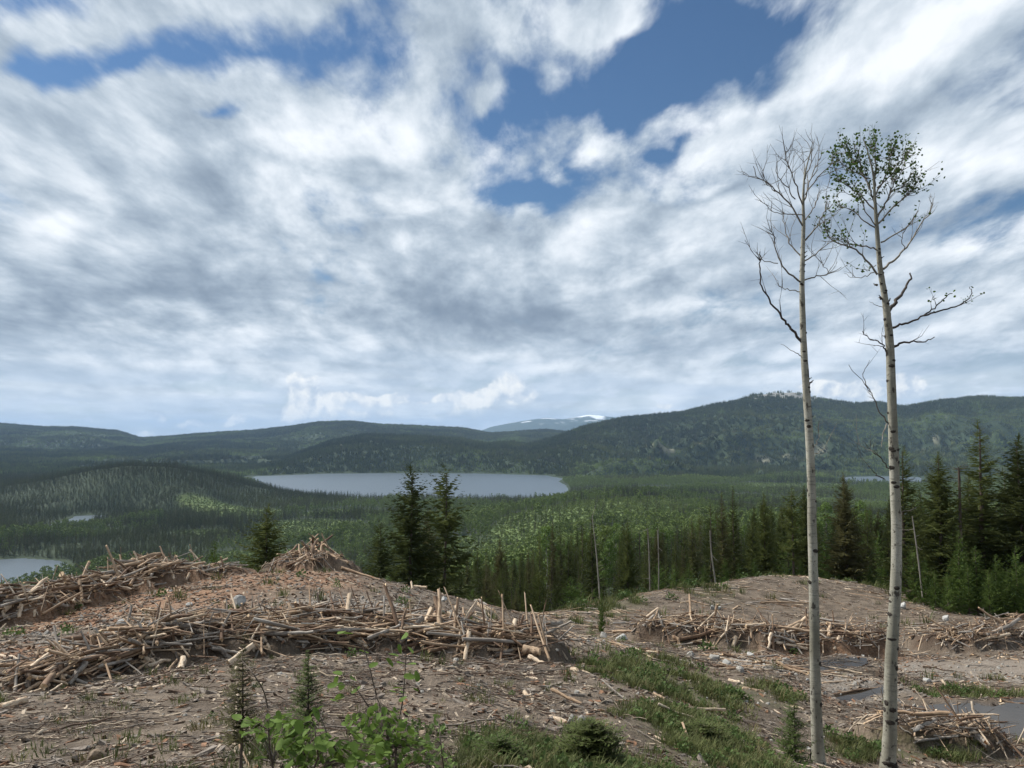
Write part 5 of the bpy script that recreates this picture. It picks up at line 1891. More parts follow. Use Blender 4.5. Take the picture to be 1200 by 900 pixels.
traced('loose', 0, 600, 3, [(0, 690, 92, 660, 20, 'pale', 'pale log reaching in from the left edge below the long slash pile'), (530, 625, 570, 612, 14, 'pale'), (60, 520, 0, 500, 9), (222, 448, 275, 470, 10, 'tan'), (100, 745, 240, 715, 6, 'grey'), (0, 470, 60, 455, 9, 'tan'), (840, 820, 880, 900, 5), (835, 640, 828, 850, 6, 'pale', 'thin pale stick standing upright among the foreground seedlings')])
traced('loose', 800, 600, 3, [(5, 690, 150, 695, 9, 'pale'), (130, 706, 185, 718, 12, 'pale'), (160, 590, 215, 605, 8), (210, 620, 285, 632, 10, 'tan'), (330, 530, 440, 575, 10, 'tan'), (380, 680, 425, 695, 8), (0, 740, 20, 800, 6), (0, 375, 60, 390, 8, 'pale'), (0, 820, 90, 850, 7, 'grey')])
for pts in [(1200, 712, 1172, 716), (1200, 722, 1165, 738), (1160, 745, 1195, 725), (1150, 716, 1190, 712)]:
    traced('edge', 0, 0, 1, [pts + (3.2, ('brown', 'grey')[rng.integers(2)])])
print('traced logs', LOG_COUNT)


def random_pile(pile, n, wl, ll, per=1.0, cone=False):
    sp, hh, wd = PILES[pile]
    seg = np.linalg.norm(np.diff(sp, axis=0), axis=1)
    cum = np.r_[0, np.cumsum(seg)]
    for _ in range(n):
        s = rng.random() * cum[-1]
        i = min(np.searchsorted(cum, s, 'right') - 1, len(seg) - 1)
        c = sp[i] + (sp[i + 1] - sp[i]) * (s - cum[i]) / seg[i]
        ax = (sp[-1] - sp[0]) / np.linalg.norm(sp[-1] - sp[0])
        nrm = np.array([-ax[1], ax[0]])
        if nrm[1] > 0:
            nrm = -nrm
        q = rng.uniform(-.25, .95) * wd
        p = c + nrm * q
        z = H(*p)
        L = rng.uniform(*ll)
        if cone:
            a = rng.random() * 6.28
            rr_ = rng.uniform(.5, 1.0) * wd
            foot = sp.mean(0) + rng.normal(size=2) * .35 + rr_ * np.array([math.cos(a), math.sin(a)])
            zf = H(*foot)
            apex = np.array([*sp.mean(0), Hbase(*sp.mean(0)) + hh * 1.45 + rng.uniform(-.3, .1)])
            A = np.array([*foot, zf + .03])
            u_ = rng.uniform(.55, 1.15)
            B = A + (apex - A) * u_ + np.r_[rng.normal(size=2) * .5, rng.normal() * .12]
        else:
            mode = rng.random()
            if mode < .68:      # along the pile
                d = np.r_[ax * rng.choice([-1, 1]) + nrm * rng.normal() * .35, rng.normal() * .16]
            elif mode < .96:     # leaning out of it
                d = np.r_[-nrm * rng.uniform(.5, 1) + ax * rng.normal() * .6, rng.uniform(.3, .9)]
            else:
                d = np.r_[rng.normal(size=2) * .4, 1.0]
                L *= .55
            d = d / np.linalg.norm(d)
            A = np.array([p[0], p[1], z + rng.uniform(-.02, .38)]) - d * L * .45
            B = A + d * L
            # never bury either end deep
            for E in (A, B):
                g = H(E[0], E[1])
                if E[2] < g - .02:
                    E[2] = g + .02
        w_ = rng.uniform(*wl)
        tone = rng.choice(['pale', 'tan', 'grey', 'brown'], p=[.20, .28, .18, .34])
        pw = pose_word(A, B, 0)
        lw = 'thick' if w_ > .15 else 'thin' if w_ < .08 else 'middling'
        add_log(A, B, w_, tone, f'{lw} {pw} {tone_word(tone)} log {WHERE[pile]}', f'{tone_word(tone)} {pw} logs {WHERE[pile]}')


random_pile('far_left', 34, (.08, .16), (.9, 2.4))
random_pile('crest', 12, (.06, .13), (.9, 2.4))
random_pile('cone', 40, (.07, .15), (1, 2), cone=True)
random_pile('band', 16, (.07, .16), (1.0, 2.4))
random_pile('tepee', 3, (.06, .1), (1, 2), cone=True)
random_pile('right', 14, (.07, .15), (.9, 2.4))
random_pile('stream', 6, (.05, .12), (.6, 1.6))
random_pile('main', max(10, 305 - LOG_COUNT - 2), (.06, .14), (.8, 2.2))
print('logs', LOG_COUNT)


# ---------------------------------------------------------------- the uncounted small stuff
def normal_rot(x, y, lift=0.0, e=.15):
    z0, zx, zy = Hs(x, y), Hs(x + e, y), Hs(x, y + e)
    nx, ny = -(zx - z0) / e, -(zy - z0) / e
    return z0, nx, ny


def lie(x, y, yaw, tilt):
    """Euler angles that lay an X-long thing on the slope"""
    z0, nx, ny = normal_rot(x, y)
    sl = -(np.cos(yaw) * nx + np.sin(yaw) * ny)
    cr = (-np.sin(yaw) * nx + np.cos(yaw) * ny)
    return z0, np.c_[np.arctan(-cr) + rng.normal(size=len(x)) * .1, -np.arctan(sl) + tilt, yaw]


def stick_mesh(seed, kinks=4, side=2, rad=.012):
    r_ = np.random.default_rng(seed)
    mb = MB()
    x = np.linspace(-.5, .5, kinks + 2)
    p = np.c_[x, r_.normal(size=(kinks + 2)) * .018, np.abs(r_.normal(size=(kinks + 2))) * .02]
    tube(mb, p, np.linspace(rad, rad * .5, kinks + 2), 4)
    for _ in range(side):
        k = r_.integers(1, kinks)
        e = p[k] + np.array([.22 * r_.choice([-1, 1]), r_.normal() * .14, abs(r_.normal()) * .06])
        tube(mb, [p[k], e], [rad * .6, rad * .25], 3, cap=False)
    return mb


STK = {}
for nm_, tone in (('grey_twig', (.115, .092, .072, .235, .20, .165)), ('pale_twig', (.27, .21, .145, .44, .36, .27)), ('brown_twig', (.06, .04, .028, .15, .10, .07)), ('red_chip', (.13, .065, .036, .25, .14, .08))):
    STK[nm_] = plain_mat(nm_, tone[:3], tone[3:], 5)
T_st = []
for i, (nm_, sd) in enumerate((('grey_twig', 1), ('grey_twig', 2), ('grey_twig', 3), ('pale_twig', 4), ('brown_twig', 5), ('brown_twig', 6), ('pale_twig', 7))):
    me = stick_mesh(200 + sd, side=(2, 0, 3, 0, 2, 3, 1)[i], rad=(.011, .014, .009, .017, .013, .010, .022)[i]).mesh('stick')
    me.materials.append(STK[nm_])
    T_st.append(template('stick_shape', me))
T_chip = []
for i, nm_ in enumerate(('pale_twig', 'red_chip', 'grey_twig', 'brown_twig')):
    r_ = np.random.default_rng(300 + i)
    bm = bmesh.new()
    bmesh.ops.create_cube(bm, size=1)
    for v in bm.verts:
        v.co = Vector((v.co.x * (1 + .3 * r_.normal()), v.co.y * .42 * (1 + .4 * r_.normal()), v.co.z * .16 + .06 * r_.normal()))
    me = bpy.data.meshes.new('chip')
    bm.to_mesh(me)
    bm.free()
    me.materials.append(STK[nm_])
    T_chip.append(template('chip_shape', me))


def polar_pts(n, r0, r1, pw=1.0, u0=-.9, u1=.9, seed=1):
    r_ = np.random.default_rng(seed)
    Y = r0 * (r1 / r0) ** (r_.random(n) ** pw)
    u = r_.uniform(u0, u1, n)
    return u * Y, Y


def out_of_water(x, y):
    ok = np.ones(len(x), bool)
    for poly, _ in pud_poly:
        ok &= inside_dist(x, y, poly) < -.05
    return ok


# sticks
x, y = polar_pts(122000, 3.2, 92, .8, seed=11)
q, _ = chart(x, y)
g, gv, rd_, ro = near_masks(x, y)
pc = pile_cover(x, y)
clump = fbm(x, y, 1.4, 3, 131)
pr = np.clip(.26 + 1.0 * clump - .1 * (pc > .2) - .22 * ((y > 21) & (q < 640)) - .08 * g - .35 * gv - .15 * rd_ - .9 * ro, .02, 1)
ok = (rng.random(len(x)) < pr) & (y < edge_of(q) + 3) & (out_of_water(x, y) | (rng.random(len(x)) < .45))
x, y, pc = x[ok], y[ok], pc[ok]
yaw = rng.random(len(x)) * 6.28 + 0
yaw = np.where(rng.random(len(x)) < .45, .25 * rng.normal(size=len(x)) + fbm(x, y, 6, 2, 140) * 1.2, yaw)
z0, rot = lie(x, y, yaw, rng.normal(size=len(x)) * .12 + np.where(pc > .3, rng.normal(size=len(x)) * .35, 0))
for poly, zp in pud_poly:
    iw = inside_dist(x, y, poly) > -.1
    z0 = np.where(iw, np.maximum(z0, zp), z0)
    rot[iw, :2] *= .1
ln = np.exp(rng.normal(size=len(x)) * .55) * .27 * np.clip(y / 14, .8, 2.0) * np.where(pc > .3, 1.25, 1)
ln = np.minimum(ln, 2.0)
th_ = np.clip(ln, .3, 1.3) * rng.uniform(.7, 1.5, len(x))
big = rng.random(len(x)) < .06
scatter('woody_debris', np.c_[x, y, z0 + .015 + np.where(pc > .3, .05, 0)], None, np.c_[ln, th_, th_], T_st, rng.choice(7, len(x), p=[.20, .17, .16, .09, .18, .16, .04]), rot=rot)
print('sticks', len(x))
# poles and broken limbs that fill the piles
PX, PY, PR, PS, PZ = [], [], [], [], []
for nm_, (sp, hh, wd) in PILES.items():
    seg = np.linalg.norm(np.diff(sp, axis=0), axis=1).sum()
    n = int({'main': 85, 'tail': 70, 'far_left': 42, 'crest': 34, 'band': 34, 'right': 34, 'stream': 60, 'edge': 20}.get(nm_, 0) * seg)
    if nm_ in ('cone', 'tepee'):
        n = 300 if nm_ == 'cone' else 18
    s = rng.random(n)
    i_ = np.minimum((s * (len(sp) - 1)).astype(int), len(sp) - 2)
    c = sp[i_] + (sp[i_ + 1] - sp[i_]) * (s * (len(sp) - 1) - i_)[:, None]
    ax = (sp[-1] - sp[0]) / np.linalg.norm(sp[-1] - sp[0])
    nr = np.array([ax[1], -ax[0]]) * (1 if ax[0] > 0 else -1)
    c = c + nr * (rng.uniform(-.35, .98, n) * wd)[:, None] + ax * (rng.normal(size=n) * .55)[:, None]
    ya = math.atan2(ax[1], ax[0])
    out = rng.random(n) < (.75 if nm_ in ('cone', 'tepee') else .22)
    yaw_ = ya + rng.normal(size=n) * .4
    d2 = c - sp.mean(0)
    radial = np.arctan2(-d2[:, 1], -d2[:, 0]) + rng.normal(size=n) * .55 if nm_ in ('cone', 'tepee') else np.arctan2(-nr[1], -nr[0]) + rng.normal(size=n) * .5
    yaw_ = np.where(out, radial, yaw_)
    tilt = np.where(out, -rng.uniform(.15, 1.1, n) if nm_ not in ('cone', 'tepee') else -rng.uniform(.0, .25, n), rng.normal(size=n) * .16)
    if nm_ in ('cone', 'tepee'):
        z_, r__ = lie(c[:, 0], c[:, 1], yaw_, tilt)
    else:
        z_, r__ = Hs(c[:, 0], c[:, 1]), np.c_[rng.normal(size=n) * .2, tilt, yaw_]
    PX.append(c[:, 0]); PY.append(c[:, 1]); PR.append(r__); PZ.append(z_ + rng.uniform(-.03, .30 if nm_ not in ('cone', 'tepee') else .12, n))
    PS.append(np.full(n, 1.0 if nm_ not in ('stream',) else .7))
PX, PY, PR, PZ, PS = [np.concatenate(q_) for q_ in (PX, PY, PR, PZ, PS)]
T_pl = []
for i, (tone, fl, rad_) in enumerate((('pale', 1, .030), ('tan', .6, .04), ('tan', 1, .026), ('grey', 1, .035), ('brown', 1, .04), ('brown', .7, .03), ('grey', 1, .022))):
    mb_ = log_mesh(700 + i, fl, .012, .45, 6)
    for v_ in mb_.v:
        v_[:, :2] *= rad_
        v_[:] = v_[:, [2, 0, 1]]
    me = mb_.mesh('pole', True)
    me.materials.append(WOOD[tone])
    me.materials.append(M_end if tone != 'grey' else WOOD['grey'])
    T_pl.append(template('pole_shape', me))
n = len(PX)
ln = np.exp(rng.normal(size=n) * .4) * .95 * PS
th_ = rng.uniform(.3, 1.2, n) * PS
scatter('slash_debris', np.c_[PX, PY, PZ], None, np.c_[ln, th_, th_], T_pl, rng.choice(7, n, p=[.08, .14, .16, .15, .20, .16, .11]), rot=PR)
print('poles', n)
# chips
x, y = polar_pts(110000, 3.2, 92, .7, seed=12)
q, _ = chart(x, y)
g, gv, rd_, ro = near_masks(x, y)
ok = (rng.random(len(x)) < np.clip(.35 + .5 * rd_ - .3 * g - .85 * ro + .3 * fbm(x, y, 2.5, 3, 132), .02, 1)) & (y < edge_of(q) + 2) & out_of_water(x, y)
x, y, rd_ = x[ok], y[ok], rd_[ok]
z0, rot = lie(x, y, rng.random(len(x)) * 6.28, rng.normal(size=len(x)) * .25)
s_ = np.exp(rng.normal(size=len(x)) * .45) * .065 * np.clip(y / 12, .8, 2.2)
s_ = np.minimum(s_, .17)
v_ = np.where(rng.random(len(x)) < .16 + .34 * rd_, 1, rng.choice([0, 2, 3], len(x), p=[.4, .3, .3]))
scatter('wood_chips', np.c_[x, y, z0 + .01], None, np.c_[s_ * 1.5, s_, s_], T_chip, v_, rot=rot)


# coarse splinters over the far clearing
x, y = polar_pts(19000, 26, 90, .75, seed=15)
q, _ = chart(x, y)
g, gv, rd_, ro = near_masks(x, y)
ok = (rng.random(len(x)) < np.clip(.26 + 1.1 * fbm(x, y, 5, 3, 160) - .85 * ro, .03, 1)) & (y < edge_of(q) + 1) & out_of_water(x, y) & (q > 560)
x, y = x[ok], y[ok]
z0, rot = lie(x, y, .35 * rng.normal(size=len(x)) + fbm(x, y, 12, 2, 161) * 1.6, rng.normal(size=len(x)) * .1)
ln = np.exp(rng.normal(size=len(x)) * .55) * .8
th_ = rng.uniform(.4, 1.2, len(x))
scatter('clearing_splinters', np.c_[x, y, z0 + .03], None, np.c_[ln, th_, th_], T_pl, rng.choice(7, len(x), p=[.22, .2, .16, .16, .12, .06, .08]), rot=rot)


# stones
def stone_mesh(seed, sub=1, flat=.7, am=.22):
    r_ = np.random.default_rng(seed)
    bm = bmesh.new()
    bmesh.ops.create_icosphere(bm, subdivisions=sub, radius=.5)
    k = r_.normal(size=(5, 3))
    k /= np.linalg.norm(k, axis=1)[:, None]
    cut = r_.uniform(.20, .36, 5)
    for v in bm.verts:
        c = np.array(v.co)
        for a, b in zip(k, cut):
            d = c.dot(a)
            if d > b:
                c = c - a * (d - b) * .9
        c = c * (1 + am * r_.normal() * (.3 if sub > 1 else .5))
        c[2] *= flat
        v.co = Vector(c)
    me = bpy.data.meshes.new('stone')
    bm.to_mesh(me)
    bm.free()
    return me


M_stone = plain_mat('grey_stone', (.15, .14, .12), (.34, .32, .285), 4, .9)
M_pale = plain_mat('pale_stone', (.24, .235, .215), (.44, .43, .40), 3, .85)
M_brn = plain_mat('brown_stone', (.15, .11, .075), (.30, .23, .165), 4, .9)
T_rk = []
for i, m in enumerate((M_stone, M_stone, M_brn, M_pale)):
    me = stone_mesh(400 + i)
    me.materials.append(m)
    T_rk.append(template('stone_shape', me))
x, y = polar_pts(84000, 4, 80, 1.0, seed=13)
q, _ = chart(x, y)
g, gv, rd_, ro = near_masks(x, y)
ok = (rng.random(len(x)) < np.clip(.9 * gv + .06 + .05 * rd_ - .5 * ro, .0, 1)) & (y < edge_of(q)) & out_of_water(x, y) & (pile_cover(x, y) < .4)
x, y = x[ok], y[ok]
z0 = Hs(x, y)
s_ = np.exp(rng.normal(size=len(x)) * .55) * .032 * np.clip(y / 12, .7, 2.4)
s_ = np.minimum(s_, .2)
scatter('gravel', np.c_[x, y, z0 + .1 * s_], None, s_, T_rk, rng.choice(4, len(x), p=[.38, .24, .34, .04]), rot=rng.random((len(x), 3)) * [.6, .6, 6.28])
print('stones', len(x))


# grass and low weeds
def tuft(seed, n=26, h=.2, sp=.09, wd_=.010, curl=.5):
    r_ = np.random.default_rng(seed)
    V, Fc, k = [], [], 0
    for _ in range(n):
        a, q = r_.random() * 6.28, sp * r_.random() ** .7
        b = np.array([q * math.cos(a), q * math.sin(a), -.01])
        a2 = a + r_.normal() * .6
        L = h * r_.uniform(.5, 1.2)
        o = np.array([math.cos(a2), math.sin(a2), 0]) * L * curl * r_.random()
        s = np.array([-math.sin(a2), math.cos(a2), 0]) * wd_
        m1 = b + o * .35 + [0, 0, L * .6]
        t1 = b + o + [0, 0, L * .95]
        V += [b - s, b + s, m1 + s * .8, m1 - s * .8, t1]
        Fc += [(k, k + 1, k + 2, k + 3)]
        Fc += [(k + 3, k + 2, k + 4, k + 4)]
        k += 5
    quads = [f for f in Fc if f[2] != f[3]]
    tris = [f[:3] for f in Fc if f[2] == f[3]]
    return mesh_from('tuft', V, np.r_[np.ravel(quads), np.ravel(tris)], np.r_[np.full(len(quads), 4), np.full(len(tris), 3)])


M_grass = leaf_mat('grass_blades', (.055, .064, .022), (.125, .140, .048), None, .25, .8, (.20, .16, .08), 1.2)
M_weed = leaf_mat('weed_leaves', (.045, .075, .020), (.110, .160, .048), None, .25, .7, None, 1.2)
T_g = []
for s, (n, h, sp, wd_, cu) in enumerate(((30, .12, .12, .005, 1.1), (24, .17, .10, .005, 1.0), (34, .08, .15, .006, 1.2))):
    me = tuft(500 + s, n, h, sp, wd_, cu)
    me.materials.append(M_grass)
    T_g.append(template('tuft_shape', me))
for s in range(2):
    me = scrub_mesh(510 + s, 46, .05, .16, .13)
    me.materials.append(M_weed)
    T_g.append(template('weed_shape', me))
x, y = polar_pts(144000, 3.5, 95, 1.0, seed=14)
q, _ = chart(x, y)
g, gv, rd_, ro = near_masks(x, y)
n1 = fbm(x, y, 1.1, 3, 150)
near_edge = sstep(-10, 0, y - edge_of(q))
ok = (rng.random(len(x)) < np.clip(.75 * g * (.45 + 1.5 * n1) + .006 + .8 * near_edge * (n1 > -.2) - .5 * ro, 0, 1)) & (y < edge_of(q) + 8) & out_of_water(x, y) & (pile_cover(x, y) < .25)
x, y, g = x[ok], y[ok], g[ok]
s_ = rng.uniform(.6, 1.5, len(x)) * np.clip(y / 15, .8, 3.2)
scatter('grass', np.c_[x, y, Hs(x, y)], None, s_, T_g, rng.choice(5, len(x), p=[.36, .22, .30, .07, .05]), rot=np.c_[np.zeros(len(x)), np.zeros(len(x)), rng.random(len(x)) * 6.28])
print('tufts', len(x))

# ---------------------------------------------------------------- boulders one can point to
BOULD = [
    (279, 706, 15, 12, M_pale, 'whitish boulder behind the long slash pile, at its middle'), (569, 734, 9, 12, M_pale, 'pale upright rock on the right slope of the knoll'), (730, 748, 14, 10, M_pale, 'round whitish boulder left of the slash band'),
    (708, 746, 10, 8, M_stone, 'grey boulder just left of the round whitish one'), (670, 846, 13, 12, M_stone, 'larger grey boulder of the touching pair in the middle foreground'), (683, 845, 14, 12, M_stone, 'right boulder of the touching pair in the middle foreground'),
    (835, 713, 6, 6, M_pale, 'small pale rock, left of two in the right clearing'), (843, 713, 6, 5, M_pale, 'small pale rock, right of two in the right clearing'), (1088, 798, 9, 6, M_pale, 'pale stone at the edge of the grass beyond the stream'),
    (1059, 711, 8, 9, M_pale, 'pale boulder beside the leafy aspen at the far clearing'), (838, 771, 12, 8, M_stone, 'flat grey rock at the left of the rubble bank'), (853, 778, 12, 9, M_pale, 'pale rock in the middle of the rubble bank'),
    (868, 786, 10, 8, M_stone, 'grey rock at the right of the rubble bank'), (922, 774, 9, 6, M_stone, 'grey stone left of the puddle behind the bare aspen'), (221, 709, 8, 5, M_pale, 'small white stone on the gravelly knoll'), (110, 750, 8, 8, M_pale, 'small white rock left of the long slash pile'),
    (520, 703, 10, 6, M_pale, 'pale stone at the knoll crest right of the cone pile'), (1110, 726, 8, 8, M_pale, 'pale stone behind the slash heap at the right'), (113, 888, 22, 14, M_brn, 'ochre stone at the lower left corner'), (142, 730, 12, 7, M_pale, 'pale flat stone on the upper knoll'),
    (605, 870, 12, 11, M_brn, 'rust coloured chunk of rotten wood in the foreground'), (495, 861, 10, 9, M_brn, 'orange brown stone behind the leafy shrub'), (810, 768, 10, 7, M_stone, 'low grey rock near the top of the rubble bank'), (880, 768, 9, 6, M_pale, 'light stone at the upper edge of the rubble bank'),
]
for i, (bx, by, bw, bh, m, lb) in enumerate(BOULD):
    p = hit(bx, by + bh * .3)
    me = stone_mesh(600 + i, 2, 1.0, .16)
    me.name = 'boulder'
    o = new_obj('boulder', me, m)
    w_ = bw / 900 * p[1] * 1.1
    o.scale = (w_, w_ * .9, bh / 900 * p[1] * 1.3)
    o.location = (p[0], p[1] + w_ * .2, H(p[0], p[1] + w_ * .2) + bh / 900 * p[1] * .32)
    o.rotation_euler = (0, 0, rng.random() * 6.28)
    if 'rotten wood' in lb:
        o.name = 'wood_chunk'
    tag(o, lb, 'rotten wood' if 'rotten' in lb else 'boulder' if bw > 9 else 'rock')

# ---------------------------------------------------------------- shrubs, seedlings and the low bush
M_lf = leaf_mat('shrub_leaves', (.075, .13, .022), (.20, .28, .06), None, .35, .3, None, 9)
M_lfb = leaf_mat('pale_shrub_leaves', (.11, .17, .045), (.22, .29, .085), None, .35, .3, None, 9)
M_stem = plain_mat('shrub_stem', (.06, .045, .034), (.15, .12, .09), 12)


def leaf_at(mb, c, s, r_, down=.2):
    n1 = r_.normal(size=3) * [1, 1, .55]
    n1 /= np.linalg.norm(n1)
    s = s * .95
    n2 = np.cross(n1, r_.normal(size=3) * 1.5 + [0, 0, 1.2])
    n2 = np.cross(n2, n1) if abs(n2[2]) > .8 else n2
    n2 /= np.linalg.norm(n2)
    n3 = np.cross(n1, n2)
    out = [(1.15, 0), (.62, .52), (.0, .66), (-.62, .48), (-.82, 0), (-.62, -.48), (.0, -.66), (.62, -.52)]
    V = [c + s * (a * n1 + b * n2 - .28 * abs(b) * n3) for a, b in out] + [c + s * .12 * n3 * 0]
    mb.add(V, [(i, (i + 1) % 8, 8) for i in range(8)])


def shrub(label, stems, Y, leafpts, blobs_, size, seed, m=M_lf, base_px=None):
    r_ = np.random.default_rng(seed)
    ms, ml = MB(), MB()
    x0 = stems[0][0][0]
    b0 = np.array(xyz(*stems[0][0], Y))
    zg = H(b0[0], Y)
    base = np.array([b0[0], Y, zg])
    alls = []
    for st in stems:
        P_ = [np.array(xyz(a, b, Y)) * (1 + r_.normal() * .01) for a, b in st]
        if P_[0][2] > zg:
            P_.insert(0, np.array([P_[0][0] * .3 + base[0] * .7, Y, zg - .05]))
        L = smooth_line(np.array(P_) - base, 5)
        tube(ms, L, np.linspace(.008, .0022, len(L)) * (Y / 4.5), 5)
        alls.append(L)
    al = np.concatenate(alls)
    tg = []
    for a, b in leafpts:
        c = np.array(xyz(a, b, Y * (1 + r_.normal() * .02))) - base
        tg.append((c, 1.25))
    for cx, cy, rx, ry, n in blobs_:
        for _ in range(n):
            a, q = r_.random() * 6.28, math.sqrt(r_.random())
            c = np.array(xyz(cx + rx * q * math.cos(a), cy + ry * q * math.sin(a), Y * (1 + r_.uniform(-.09, .09)))) - base
            tg.append((c, r_.uniform(.6, 1.15)))
    for c, k in tg:
        leaf_at(ml, c, size * k, r_)
        d = np.linalg.norm(al - c, axis=1) + .6 * np.maximum(0, al[:, 2] - c[2])
        j = int(np.argmin(d))
        if d[j] < .6:
            tube(ms, [al[j], (al[j] + c) / 2 + [0, 0, .01], c], [.0022, .0016, .001], 3, cap=False)
    o = bpy.data.objects.new('leafy_shrub', None)
    COL.objects.link(o)
    o.location = base
    tag(o, label, 'shrub')
    new_obj('stems', ms.mesh('stems', True), M_stem, o)
    new_obj('leaves', ml.mesh('leaves'), m, o)
    return o


z4 = lambda *p: [(240 + a / 3.75, 740 + b / 3.75) for a, b in p]
shrub('tall leafy sapling on a thin dark curved stem, middle of the foreground', [z4((845, 620), (825, 540), (790, 400), (745, 245), (700, 80), (640, 55)), z4((838, 600), (850, 420), (870, 300), (880, 180), (885, 80)), z4((800, 440), (720, 330), (660, 240))], 4.3,
      z4((740, 150), (650, 210), (660, 255), (630, 10), (600, 0), (860, 75), (900, 80), (830, 105), (810, 135), (860, 140), (905, 145), (895, 200), (930, 200), (925, 250), (850, 250), (835, 262), (870, 270), (870, 300), (876, 20), (700, 90), (585, 185), (580, 215), (600, 240), (560, 240), (590, 290), (570, 300)),
      [(455, 862, 34, 22, 110), (425, 848, 22, 16, 50), (450, 835, 20, 8, 26), (470, 880, 40, 20, 90)], .028, 1)
shrub('low leafy shrub with large round leaves at the bottom left of centre', [z4((300, 640), (285, 520), (270, 300), (215, 190), (165, 130)), z4((400, 640), (440, 520), (400, 400)), z4((480, 600), (540, 480), (490, 330)), z4((520, 640), (500, 560), (480, 400))], 3.9,
      z4((495, 345), (485, 360), (245, 450), (280, 405), (305, 385), (330, 400), (315, 425), (370, 410), (375, 470), (430, 430), (460, 410), (445, 440), (340, 520), (395, 545), (420, 560), (390, 590), (235, 580), (250, 560), (140, 380), (180, 400), (205, 405), (215, 400), (600, 510), (615, 530), (595, 545), (640, 560)),
      [(330, 850, 38, 14, 46), (375, 885, 48, 22, 110), (300, 862, 16, 8, 12), (350, 868, 40, 14, 40), (425, 880, 30, 18, 60)], .034, 2)
shrub('sparse leafy shrub with small pale leaves right of the dark curved stem', [z4((1050, 640), (1040, 520), (1025, 370)), z4((1000, 640), (960, 520), (900, 420)), z4((980, 640), (1000, 540), (1060, 470))], 4.6,
      z4((1020, 370), (1015, 395), (1040, 430), (995, 490), (965, 520), (915, 545), (890, 360), (905, 465)), [(500, 880, 26, 18, 60), (470, 855, 16, 12, 20), (515, 892, 20, 10, 30)], .024, 3, M_lfb)


def needle_plant(name, label, cat, px_, top, bot, wpx, Y, m, seed, whorls=16, n=5, dens=11, flat=.5, bush=False, brown=False):
    """seedling conifer built twig by twig"""
    r_ = np.random.default_rng(seed)
    x0 = (px_ - 600) / 900 * Y
    zg = H(x0, Y)
    zt = pv(top) * Y
    Ht = max(zt - zg, .15)
    R = wpx / 900 * Y / 2
    o = bpy.data.objects.new(name, None)
    COL.objects.link(o)
    o.location = (x0, Y, zg)
    tag(o, label, cat)
    ms, mn = MB(), MB()
    tube(ms, [(0, 0, -.05), (.01, 0, Ht * .5), (0, 0, Ht)], [.011 * Ht + .003, .006 * Ht + .002, .002], 5)
    z_lo = max(0.02, (pv(bot) * Y - zg) / Ht) if not bush else .02
    for wi in range(whorls):
        s = wi / (whorls - 1)
        z = Ht * (z_lo + (1 - z_lo) * s)
        for b in range(n):
            a = r_.random() * 6.28
            L = R * ((1 - s) ** .8 + .08) * r_.uniform(.65, 1.15)
            if bush:
                L = R * r_.uniform(.5, 1.1) * math.sqrt(max(.06, 1 - s * s))
            o_ = np.array([math.cos(a), math.sin(a), r_.uniform(.0, .5)])
            sd_ = np.array([-math.sin(a), math.cos(a), 0])
            e = np.array([0, 0, z]) + o_ * L
            tube(ms, [(0, 0, z), e], [.0035, .0012], 3, cap=False)
            for t_ in (np.arange(dens) + r_.random(dens)) / dens:
                c = np.array([0, 0, z]) + o_ * L * t_
                for sg in (-1, 1):
                    d = (sd_ * sg * r_.uniform(.5, 1) + o_ * .6 + [0, 0, r_.normal() * .3])
                    w_ = L * .30 * (1.1 - t_ * .7) + .012
                    tip = c + d * w_
                    nn = np.cross(d, [0, 0, 1.0])
                    nn /= np.linalg.norm(nn) + 1e-9
                    q = nn * w_ * .13 + np.array([0, 0, .02 * w_])
                    mn.add([c, c + d * w_ * .5 + q, tip, c + d * w_ * .5 - q], [(0, 1, 2, 3)])
    new_obj('stem', ms.mesh('stem', True), M_stem, o)
    new_obj('needles', mn.mesh('needles'), m, o)
    return o


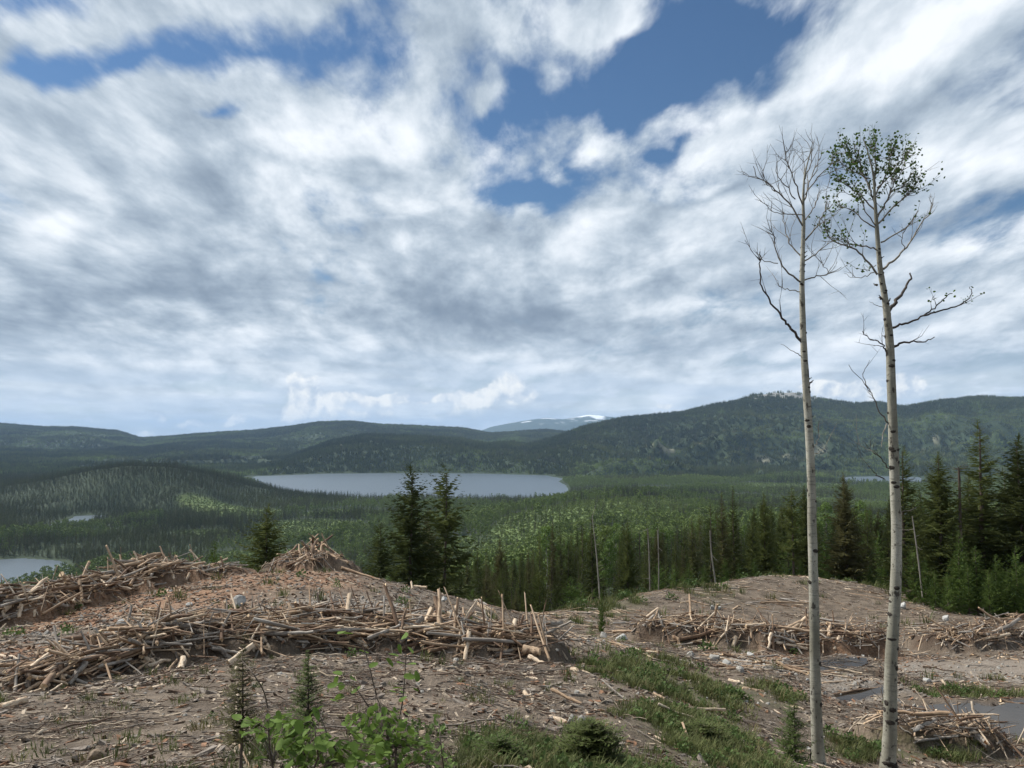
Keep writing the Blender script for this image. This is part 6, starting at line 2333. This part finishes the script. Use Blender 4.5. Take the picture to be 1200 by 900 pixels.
M_seed = leaf_mat('seedling_needles', (.075, .11, .03), (.16, .20, .06), None, .4, .2, None, 6)
M_seedb = leaf_mat('browning_seedling_needles', (.09, .085, .035), (.17, .16, .065), None, .4, .2, None, 6)
M_bush = leaf_mat('low_bush_needles', (.065, .085, .024), (.145, .165, .05), None, .15, .2, None, 7)
needle_plant('conifer_seedling', 'wispy green conifer seedling in front of the long slash pile, right one of two', 'seedling', 366, 764, 850, 46, 6.3, M_seed, 1, 18, 6, 10)
needle_plant('conifer_seedling', 'wispy browning conifer seedling in front of the long slash pile, left one of two', 'seedling', 291, 757, 870, 58, 5.6, M_seedb, 2, 20, 6, 9)
needle_plant('conifer_seedling', 'bright green conifer seedling on the grassy slope left of the bare aspen', 'seedling', 922, 812, 896, 52, 13.6, M_seed, 3, 18, 7, 10)
needle_plant('conifer_seedling', 'small green seedling high on the grassy slope right of centre', 'seedling', 797, 800, 860, 26, 17.5, M_seed, 4, 12, 6, 8)
needle_plant('conifer_seedling', 'tiny green seedling beside the round whitish boulder', 'seedling', 692, 722, 750, 18, 34, M_seed, 5, 12, 6, 8)
needle_plant('low_bush', 'dense dark green low conifer bush at the bottom middle', 'bush', 692, 850, 900, 92, 8.0, M_bush, 6, 16, 26, 12, bush=True)
needle_plant('low_bush', 'fine leaved green low bush left of the dense dark one', 'bush', 585, 868, 900, 70, 7.6, M_seed, 7, 12, 16, 10, bush=True)
needle_plant('low_bush', 'flat dull green bush on the slope beside the bare aspen foot', 'bush', 818, 850, 880, 60, 12.5, M_bush, 8, 9, 16, 10, bush=True)
HAZE = 2.4e-5

# ---------------------------------------------------------------- the air between here and the hills
hz_top = float(GZ.max()) + 60
hz_bot = float(GZ.min()) - 6
bm = bmesh.new()
bmesh.ops.create_cube(bm, size=1)
me = bpy.data.meshes.new('haze')
bm.to_mesh(me)
bm.free()
m_, t = mat('haze_air')
t.t.nodes.remove(t.b)
pvn = t.n('ShaderNodeVolumePrincipled')
pvn.inputs['Color'].default_value = (.48, .70, 1.0, 1)
pvn.inputs['Density'].default_value = HAZE
pvn.inputs['Anisotropy'].default_value = .0
t.link(pvn.outputs[0], t.out.inputs['Volume'])
hz = new_obj('haze', me, m_)
hz.scale = (80000, 80000, hz_top - hz_bot)
hz.location = (0, 0, (hz_top + hz_bot) / 2)
tag(hz, kind='stuff')
